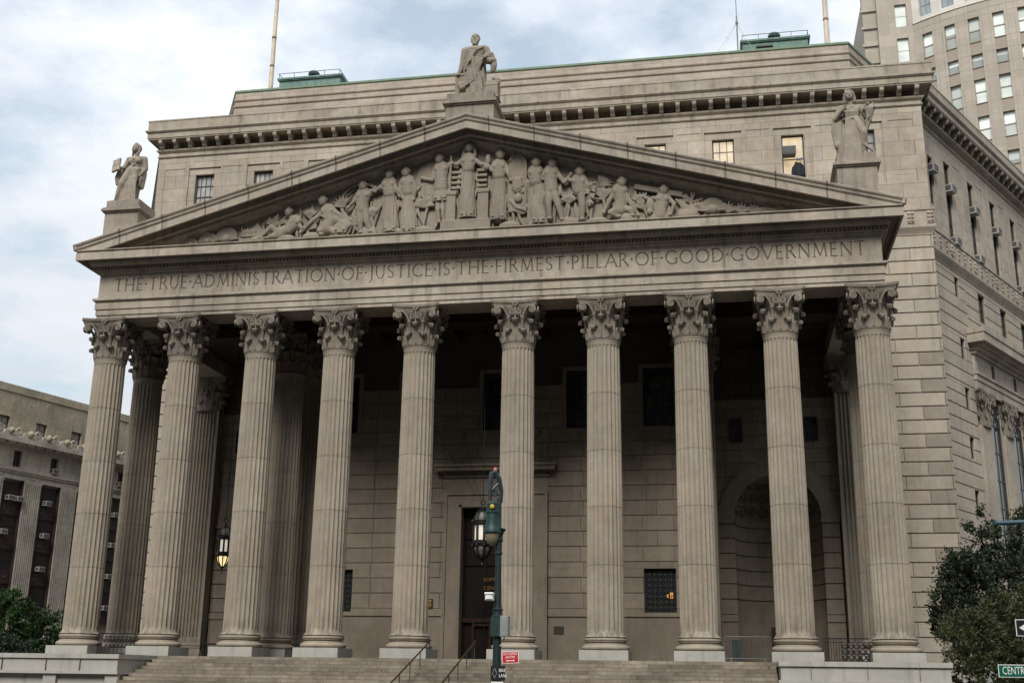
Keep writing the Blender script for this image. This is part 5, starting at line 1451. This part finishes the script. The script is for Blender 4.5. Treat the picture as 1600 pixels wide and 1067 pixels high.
# pale upper storeys
pw = MB(); tbox(pw, aL, aR, TR-1.2, TR-.7, 102.4, 125, 24)
for i, c in enumerate(cols):
    l = aL if i == 0 else c-da+hw*1.15
    tbox(pw, l, c-hw*1.15, TR-.7, TR-.05, 102.4, 125, 2)
tbox(pw, cols[-1]+hw, aR, TR-.7, TR-.05, 102.4, 125)
for c in cols: tbox(pw, c-hw*1.15, c+hw*1.15, TR-.7, TR-.06, 102.4, 103.3); tbox(pw, c-hw*1.15, c+hw*1.15, TR-.7, TR-.3, 118, 125)
pw.build('pale_storey', M_toww, TW)
for c in cols[:8]:
    f = MB()
    for q in (-1.12,0,1.05): tbox(f, c+hw*q-.0015, c+hw*q+.0025, TR-.62, TR-.5, 103.3, 118)
    for k in range(8): tbox(f, c-hw*1.1, c+hw*1.1, TR-.62, TR-.52, 103.3+k*2.0, 103.42+k*2.0)
    fo = f.build('window', M_towd, TW); g = MB(); tbox(g, c-hw*1.1, c+hw*1.1, TR-.68, TR-.58, 103.3, 118); g.build('pane', M_towb, fo)
# flat return on the left of the curve
P0 = tpt(aL, TR); 
TM = Matrix.Translation((P0[0],P0[1],0)) @ Matrix.Rotation(R(-4),4,'Z')
w = MB(); slab(w, -5.4, 0.3, -2.6, 125, 0, 3, [(-2.6,-.8,z0+.2,z1+.2) for z0, z1 in rows[:6]]+[(-2.6,-.8,102.3,106.4),(-2.6,-.8,108.6,112.8)]); w.box(-7.6,-5.4,1.2,4,-2.6,125)
for k in range(40): w.box(-7.9,-5.4,.9,1.2,126-3.2*k-.5,126-3.2*k)
w.build('tower_wall', M_tow, TW, M=TM)
for z0, z1 in rows[:4]+[(102.1,106.2)]:
    window(TW, -2.6, -.8, z0+.2, z1+.2, .4, 1, 2, M=TM, pane=M_towg, fm=M_towd)
w = MB(); w.prismz([tpt(aL,TR-1.3),tpt((aL+aR)/2,TR-1.3),tpt(aR,TR-1.3),tpt(aR,5),(P0[0]-4,P0[1]+45),(P0[0]-4,P0[1]+5)], -2.6, 124); w.build('building_core', M_tow, TW)

# ------------------------------------------------------------------ trees and shrubs
def tree(name, label, cat, loc, crowns, nleaf, ls, lm, trunk_h, seed, limbs=6, dark=.45, tr=.16, spread=1.0, group=None, sprig=0):
    """tapered trunk with limbs; the crown is thousands of leaf faces gathered in twig clumps"""
    rg = random.Random(seed); o = thing(name, label, cat, loc, group=group)
    t = MB(); top = Vector((rg.uniform(-.2,.2),rg.uniform(-.2,.2),trunk_h))
    t.tube([(0,0,0),(.03,.02,trunk_h*.5),top], [tr*1.3,tr,tr*.8], 10)
    ends = []
    for c, r in crowns:
        for k in range(max(2,limbs//len(crowns))):
            e = Vector(c) + Vector((rg.uniform(-1,1)*r[0],rg.uniform(-1,1)*r[1],rg.uniform(-.4,.9)*r[2]))*.8
            m_ = top.lerp(e,.5) + Vector((rg.uniform(-.2,.2),rg.uniform(-.2,.2),.15))
            t.tube([top*.85,m_,e], [tr*.55,tr*.3,tr*.08], 6)
    t.build('trunk', M_bark, o, smooth=50)
    L = MB(); tot = sum(r[0]*r[1]*r[2] for c, r in crowns)
    vs = []; fs = []; tn = []
    for c, r in crowns:
        nn = int(nleaf*r[0]*r[1]*r[2]/tot); ncl = max(8, nn//66)
        for q in range(ncl):
            while True:
                d = Vector((rg.uniform(-1,1),rg.uniform(-1,1),rg.uniform(-1,1)))
                if .1 < d.length < 1: break
            d = d.normalized()*(d.length**.45)
            cc = Vector(c) + Vector((d.x*r[0],d.y*r[1],d.z*r[2]))
            cr = rg.uniform(.22,.5)*spread; tone = rg.uniform(.5,1.5)
            up = Vector((d.x*.6,d.y*.6,.9 if sprig else .3)).normalized()
            for j in range(nn//ncl):
                g = Vector((rg.gauss(0,.5),rg.gauss(0,.5),rg.gauss(0,.45)))*cr + up*rg.uniform(0,1)*cr*(1+sprig)
                p = cc + g
                n_ = Vector((rg.uniform(-1,1),rg.uniform(-1,1),rg.uniform(-.2,1))).normalized()
                a = n_.orthogonal().normalized(); a = (Matrix.Rotation(rg.uniform(0,6.28),3,n_) @ a); b = n_.cross(a)
                s_ = ls*rg.uniform(.6,1.3)
                k = len(vs)
                vs += [p-a*s_, p-b*s_*.42+n_*s_*.12, p+a*s_, p+b*s_*.42+n_*s_*.12]
                fs += [(k,k+1,k+2),(k,k+2,k+3)]
                tv = tone*rg.uniform(.75,1.25); tn += [tv,tv]
    L.add(vs, fs); L.t = tn
    me = bpy.data.meshes.new('crown'); me.from_pydata([tuple(v) for v in vs], [], fs)
    at = me.attributes.new('tint','FLOAT','FACE'); at.data.foreach_set('value', tn); me.materials.append(lm)
    link('crown', me, o)
    return o
G = -2.6
tree('street_tree','dark leafy tree with pointed shoots against the right corner of the courthouse','tree',(24.0,3.2,G),
     [((0,0,5.6),(2.6,1.8,2.2)),((-1.6,0,4.6),(1.5,1.3,2.0)),((-.6,0,7.6),(.7,.7,1.7)),((.35,0,7.9),(.55,.6,1.6)),((1.6,.3,7.9),(.9,.8,1.6)),((-1.6,0,6.9),(.5,.5,1.1)),((2.7,.2,6.6),(1.2,1,1.8))], 28000, .10, M_leafd, 3.2, 31, 14, tr=.15, spread=.75, sprig=.6)
tree('street_tree','pale olive bushy tree in front of the right end of the podium','tree',(23.6,-3.5,G),
     [((0,0,3.4),(2.6,1.8,2.0)),((-2.0,-.2,3.1),(1.6,1.3,1.6)),((2.5,0,3.4),(2.0,1.5,2.0)),((-1.0,0,1.6),(2.4,1.5,1.4)),((1.2,-.3,4.3),(1.7,1.4,1.2))], 30000, .085, M_leafo, 1.6, 32, 10, tr=.12, spread=.7)
tree('street_tree','bright green leafy tree left of the porch in front of the office building','tree',(-33.0,12.0,G),
     [((0,0,4.8),(3.2,2.5,2.4)),((2.6,-.5,4.2),(2.2,2,2.0)),((4.6,-.5,3.4),(1.8,1.6,1.7)),((-3,0,4.6),(2.6,2.2,2.4)),((2.0,-.8,2.2),(3.6,2,1.6))], 26000, .15, M_leafg, 2.2, 33, 10, tr=.18, spread=1.0)
tree('shrub','dark shrub crowding the left end of the podium','shrub',(-25.5,1.0,G),
     [((0,0,2.2),(2.4,1.4,1.8)),((1.9,0,2.0),(1.5,1.1,1.5)),((-2.4,0,2.4),(2,1.4,1.9)),((2.8,.4,1.4),(1.2,1,1.5))], 20000, .09, M_leafs, 1.0, 34, 8, tr=.07, spread=.7)

# ------------------------------------------------------------------ street furniture in front
PXX, PYY = 6.30, -24.0
o = thing('street_lamp', 'teal cast iron street lamp post standing before the steps', 'street lamp', (PXX,PYY,G))
mb = MB(); zz = lambda z: z-G
mb.lathe([(r_*.82,z_) for r_,z_ in [(.26,0),(.26,.25),(.20,.4),(.17,.9),(.15,1.0),(.13,1.2),(.125,zz(.3)),(.125,zz(.45)),(.165,zz(.47)),(.165,zz(.52)),(.15,zz(.54)),(.15,zz(.62)),(.175,zz(.64)),(.175,zz(.68)),(.15,zz(.70)),(.14,zz(.80)),(.165,zz(.82)),(.165,zz(.85)),(.13,zz(.87)),(.115,zz(1.0)),(.10,zz(1.6)),(.095,zz(2.18)),(.125,zz(2.2)),(.125,zz(2.24)),(.105,zz(2.26)),(.105,zz(2.50)),(.135,zz(2.53)),(.135,zz(2.58)),(.12,zz(2.62)),(.15,zz(2.74)),(.21,zz(2.8)),(.22,zz(2.83)),(.10,zz(2.86)),(.075,zz(2.9)),(.07,zz(3.6))]], 20, (.10,0,0))
mb.build('post', M_green, o, smooth=35)
mb = MB(); mb.lathe([(.22,zz(2.70)),(.265,zz(2.72)),(.27,zz(2.77)),(.23,zz(2.83)),(.20,zz(2.95)),(.185,zz(3.2)),(.205,zz(3.22)),(.205,zz(3.26)),(.185,zz(3.28)),(.18,zz(3.46)),(.14,zz(3.5))], 20, (-.05,-.12,0)); mb.v = [(-.05+(x+.05)*.86, -.12+(y+.12)*.86, z) for x, y, z in mb.v]; hd = mb.build('lamp_housing', plain('teal_lamp_housing', (.004,.026,.024), .55, var=.25), o, smooth=35)
mb = MB(); mb.lathe([(.22,zz(2.70)),(.20,zz(2.60)),(.14,zz(2.46)),(.03,zz(2.40))], 20, (-.05,-.12,0)); mb.v = [(-.05+(x+.05)*.86, -.12+(y+.12)*.86, z) for x, y, z in mb.v]; mb.build('lamp_globe', plain('amber_grey_globe', (.20,.17,.11), .25, var=.2), hd, smooth=40)
mb = MB(); mb.ell((-.02,-.32,zz(3.36)),(.06,.03,.06),nu=10,nv=8); mb.build('photocell', M_yellow, hd)
mb = MB(); mb.tube([(.13,.03,zz(3.5)),(.15,0,zz(3.8)),(.10,-.05,zz(4.1)),(.0,-.1,zz(4.28)),(-.08,-.14,zz(4.25)),(-.12,-.15,zz(3.95)),(-.12,-.14,zz(3.55))], [.05,.055,.06,.065,.065,.06,.05], 8)
mb.tube([(.08,-.05,zz(3.98)),(.0,-.08,zz(3.9)),(-.08,-.12,zz(3.8))], .035, 6); mb.tube([(0+.05*cos(a),-.09,zz(3.76)+.09*sin(a)) for a in [2*PI*i/10 for i in range(11)]], .022, 6)
mb.build('scroll_bracket', plain('blue_grey_bracket', (.02,.036,.044), .45, var=.3), o, smooth=50)
mb = MB(); mb.lathe([(.045,zz(4.30)),(.045,zz(4.37)),(.02,zz(4.39))], 10, (.0,-.1,0)); mb.build('finial_lamp', plain('pinkish_lens', (.45,.16,.13), .4), o)
o = thing('security_camera', 'small white camera housing clamped to the lamp post', 'camera', (PXX-.06,PYY-.16,1.05))
mb = MB(); mb.cham(-.11,.09,-.14,.14,0,.16,.03); mb.cham(-.12,.10,-.16,.14,.13,.19,.02); mb.build('housing', M_white, o); mb = MB(); mb.box(.1,.16,.1,.16,-.05,.05); mb.build('bracket', M_grey, o)
o = thing('meter_cabinet', 'grey metal cabinet strapped to the lamp post', 'cabinet', (PXX+.18,PYY-.02,.16))
mb = MB(); mb.cham(.02,.22,-.16,.14,.02,.52,.01); mb.box(.04,.20,-.165,-.16,.06,.48,.9); mb.build('box', plain('cabinet_grey', (.22,.24,.23), .5), o)
mb = MB(); mb.box(-.22,.03,-.15,-.10,.03,.50); mb.build('door', M_greend, o); mb = MB(); mb.tube([(.1,0,.02),(.1,-.02,-.12),(.0,-.05,-.2)],.015,6); mb.build('cable', M_grey, o)
def sign(name, label, x, y, z0, w, h, mat, edge, rz=0.0, tilt=0.0):
    o = thing(name, label, 'sign', (x,y,z0)); o.rotation_euler = (0,R(tilt),R(rz))
    mb = MB(); mb.box(-.0,w,-.006,.006,0,h); p = mb.build('plate', edge, o)
    mb = MB(); m_ = .014; mb.box(m_,w-m_,-.009,-.0062,m_,h-m_); mb.build('face', mat, o)
    return o
def sgn_text(o, s, x, z, size, m, sx=.72, align='CENTER'):
    return text_mesh(s, size, m, o, Matrix.Translation((x,-.0105,z)) @ UP, depth=.0012, sx=sx, align=align)
o = sign('parking_sign', 'red no stopping sign on the lamp post', PXX+.24, PYY-.02, -.46, .42, .29, M_red, M_white, 0, -3)
sgn_text(o, 'NO STOPPING', .21, .225, .085, M_white, .62); sgn_text(o, 'ANYTIME', .21, .145, .085, M_white, .68)
mb = MB(); mb.box(.14,.28,-.0115,-.0095,.057,.073); mb.add([(.14,-.0115,.04),(.14,-.0115,.09),(.10,-.0115,.065)],[(0,1,2)]); mb.add([(.28,-.0115,.04),(.28,-.0115,.09),(.32,-.0115,.065)],[(0,2,1)]); mb.build('arrow', M_white, o)
o = sign('lane_sign', 'black and white bike lane sign with a diamond on the lamp post', PXX-.015, PYY-.16, -.86, .36, .35, M_black, M_black, 0, 0)
mb = MB()
for a, b in (((.10,.06),(.155,.175)),((.155,.175),(.10,.29)),((.10,.29),(.045,.175)),((.045,.175),(.10,.06))): mb.bar((a[0],-.0105,a[1]),(b[0],-.0105,b[1]),.022,.003)
mb.build('diamond', M_white, o)
sgn_text(o, 'BIKE', .205, .24, .11, M_white, .75, 'LEFT'); sgn_text(o, 'LANE', .205, .115, .11, M_white, .75, 'LEFT')
o = sign('lane_sign', 'white lower sign plate below the bike lane sign', PXX-.015, PYY-.16, -1.24, .33, .37, M_white, M_black, 0, 0)
sgn_text(o, 'CURB', .16, .29, .10, M_black, .8)
# signal pole at the right edge with its signs
o = thing('signal_pole', 'dark teal signal mast arm reaching in from the right edge', 'signal pole', (19.2,-29.0,G))
mb = MB(); mb.lathe([(.2,0),(.2,.3),(.13,.5),(.11,5.4),(.08,5.5)], 16); mb.build('pole', M_green, o, smooth=40)
mb = MB(); mb.tube([(0,0,4.85),(-.7,0,4.86),(-1.93,.0,4.83)], [.06,.055,.045], 10); mb.lathe([(.055,-.02),(.055,.02)],10,(-1.92,0,4.83)); mb.build('arm', plain('blue_teal_arm', (.02,.06,.075), .4), o, smooth=40)
o = sign('street_name_sign', 'green street name sign reading CENTRE ST at the right edge', 17.06, -29.05, -.665, 1.05, .235, M_sgreen, M_white, 0, 0)
sgn_text(o, 'CENTRE ST', .07, .118, .20, M_white, .62, 'LEFT')
mb = MB(); mb.bar((1.04,.0,.1),(2.1,.0,.1),.03); mb.build('bracket', M_grey, o)
o = sign('one_way_sign', 'black sign with a white arrow pointing left at the right edge', 17.45, -29.05, .09, .9, .31, M_black, M_white, 0, 0)
mb = MB(); mb.add([(.06,-.0105,.155),(.22,-.0105,.05),(.22,-.0105,.26)],[(0,1,2)]); mb.box(.22,.84,-.0115,-.0095,.10,.21); mb.build('arrow', M_white, o)
mb = MB(); mb.bar((.85,.0,.15),(1.7,.0,.15),.03); mb.build('bracket', M_grey, o)

# ------------------------------------------------------------------ ground
g = MB(); g.box(-700,700,-400,900,-3.2,G-.13); tag(g.build('ground', M_asph), kind='structure')
g = MB(); g.box(-120,120,-13.5,200,G-.9,G); tag(g.build('pavement', M_pave), kind='structure')
g = MB(); g.box(-120,120,-110,-22.5,G-.9,G); tag(g.build('plaza', M_asph), kind='structure')
g = MB(); g.box(-120,120,-13.72,-13.503,G-.9,G+.012); g.box(-120,120,-22.497,-22.28,G-.9,G+.012); tag(g.build('kerb', M_plinth), kind='structure')
g = MB()
for k in range(-15,16): g.box(k*6-1.5,k*6+1.5,-18.08,-17.92,G-.14,G-.126)
tag(g.build('lane_marking', M_paint), kind='structure')

# ------------------------------------------------------------------ office blocks across the square, added out of view to block low sky
M_far = stone('far_brick_facade', (.16,.13,.11), joints=(3.6,2.4,.9), jd=.35, var=.1)
for i, (x, y, w_, dp, h_) in enumerate([(-150,-120,60,30,58),(-82,-128,62,30,84),(-14,-132,66,30,66),(56,-130,66,30,90),(126,-122,64,30,74),(-150,-40,24,70,46),(150,-40,24,70,58)]):
    q = MB(); q.box(-w_/2,w_/2,-dp/2,dp/2,0,h_); q.box(-w_/2-.6,w_/2+.6,-dp/2-.6,dp/2+.6,h_,h_+1.2); q.box(-w_/4,w_/4,-dp/4,dp/4,h_+1.2,h_+6)
    o = q.build('sky_block', M_far, loc=(x,y,G)); tag(o, 'unseen brick office block added behind the viewer to block low sky', 'building', 'added office blocks that block low sky')

# ------------------------------------------------------------------ camera
cam = bpy.data.cameras.new('camera'); co = bpy.data.objects.new('camera', cam); COL.objects.link(co)
pitch, roll, yaw = .28048, .013727, -.186867
f_ = Vector((sin(yaw),cos(yaw),0)); r_ = Vector((cos(yaw),-sin(yaw),0)); u_ = Vector((0,0,1))
f2 = f_*cos(pitch)+u_*sin(pitch); u2 = -f_*sin(pitch)+u_*cos(pitch)
r3 = r_*cos(roll)+u2*sin(roll); u3 = -r_*sin(roll)+u2*cos(roll)
co.matrix_world = Matrix(((r3.x,u3.x,-f2.x,12.211),(r3.y,u3.y,-f2.y,-53.298),(r3.z,u3.z,-f2.z,-.818),(0,0,0,1)))
cam.sensor_width = 36; cam.lens = 1828.5/1600*36; cam.clip_end = 3000; cam.clip_start = .1
scene.camera = co

# ------------------------------------------------------------------ sky and light
SUN_EL, SUN_AZ = 45, 184            # degrees; azimuth clockwise from +Y, light comes from the front left
wd = bpy.data.worlds.new('World'); scene.world = wd; wd.use_nodes = True
nt = wd.node_tree; L = nt.links.new; bg = nt.nodes['Background']
sky = nt.nodes.new('ShaderNodeTexSky'); sky.sky_type = 'NISHITA'; sky.sun_disc = False
sky.sun_elevation = R(SUN_EL); sky.sun_rotation = R(SUN_AZ); sky.air_density = 1.3; sky.dust_density = .7; sky.ozone_density = .7
tc = nt.nodes.new('ShaderNodeTexCoord'); sp = nt.nodes.new('ShaderNodeSeparateXYZ'); L(tc.outputs['Generated'], sp.inputs[0])
den = math_n(nt, 'ADD', math_n(nt, 'MAXIMUM', sp.outputs[2], 0.0), .16)
cb = nt.nodes.new('ShaderNodeCombineXYZ'); L(math_n(nt, 'DIVIDE', sp.outputs[0], den), cb.inputs[0]); L(math_n(nt, 'DIVIDE', sp.outputs[1], den), cb.inputs[1])
cl = noise(nt, cb.outputs[0], 1.7, 9, .58); cl2 = noise(nt, cb.outputs[0], .55, 4, .5)
m1 = math_n(nt, 'ADD', math_n(nt, 'MULTIPLY', cl, .6), math_n(nt, 'MULTIPLY', cl2, .4))
mask = maprange(nt, m1, .42, .515, .40, 1.0)
zen = math_n(nt, 'ADD', .72, math_n(nt, 'MULTIPLY', math_n(nt, 'MAXIMUM', sp.outputs[2], 0.0), 1.0))
shade = maprange(nt, noise(nt, cb.outputs[0], 2.6, 6, .6), .3, .7, .92, 1.06)
ccol = nt.nodes.new('ShaderNodeVectorMath'); ccol.operation = 'SCALE'; ccol.inputs[0].default_value = (6.6,6.9,7.4); L(math_n(nt, 'MULTIPLY', shade, zen), ccol.inputs[3])
mx = nt.nodes.new('ShaderNodeMix'); mx.data_type = 'RGBA'; L(mask, mx.inputs[0]); tn = nt.nodes.new('ShaderNodeVectorMath'); tn.operation = 'MULTIPLY'; tn.inputs[1].default_value = (1.0,1.18,1.12); L(sky.outputs[0], tn.inputs[0]); L(tn.outputs[0], mx.inputs[6]); L(ccol.outputs[0], mx.inputs[7])
L(mx.outputs[2], bg.inputs['Color']); bg.inputs['Strength'].default_value = .1
sl = bpy.data.lights.new('sun', 'SUN'); so = bpy.data.objects.new('sun', sl); COL.objects.link(so)
sl.energy = 3.15; sl.angle = R(24); sl.color = (1.0,.965,.91)
el, az = R(SUN_EL), R(SUN_AZ)
d = Vector((sin(az)*cos(el), cos(az)*cos(el), sin(el)))
so.rotation_euler = d.to_track_quat('Z','Y').to_euler(); so.location = d*100
scene.view_settings.view_transform = 'Standard'; scene.view_settings.look = 'None'; scene.view_settings.gamma = 1; scene.view_settings.exposure = .36
scene.view_settings.use_curve_mapping = False
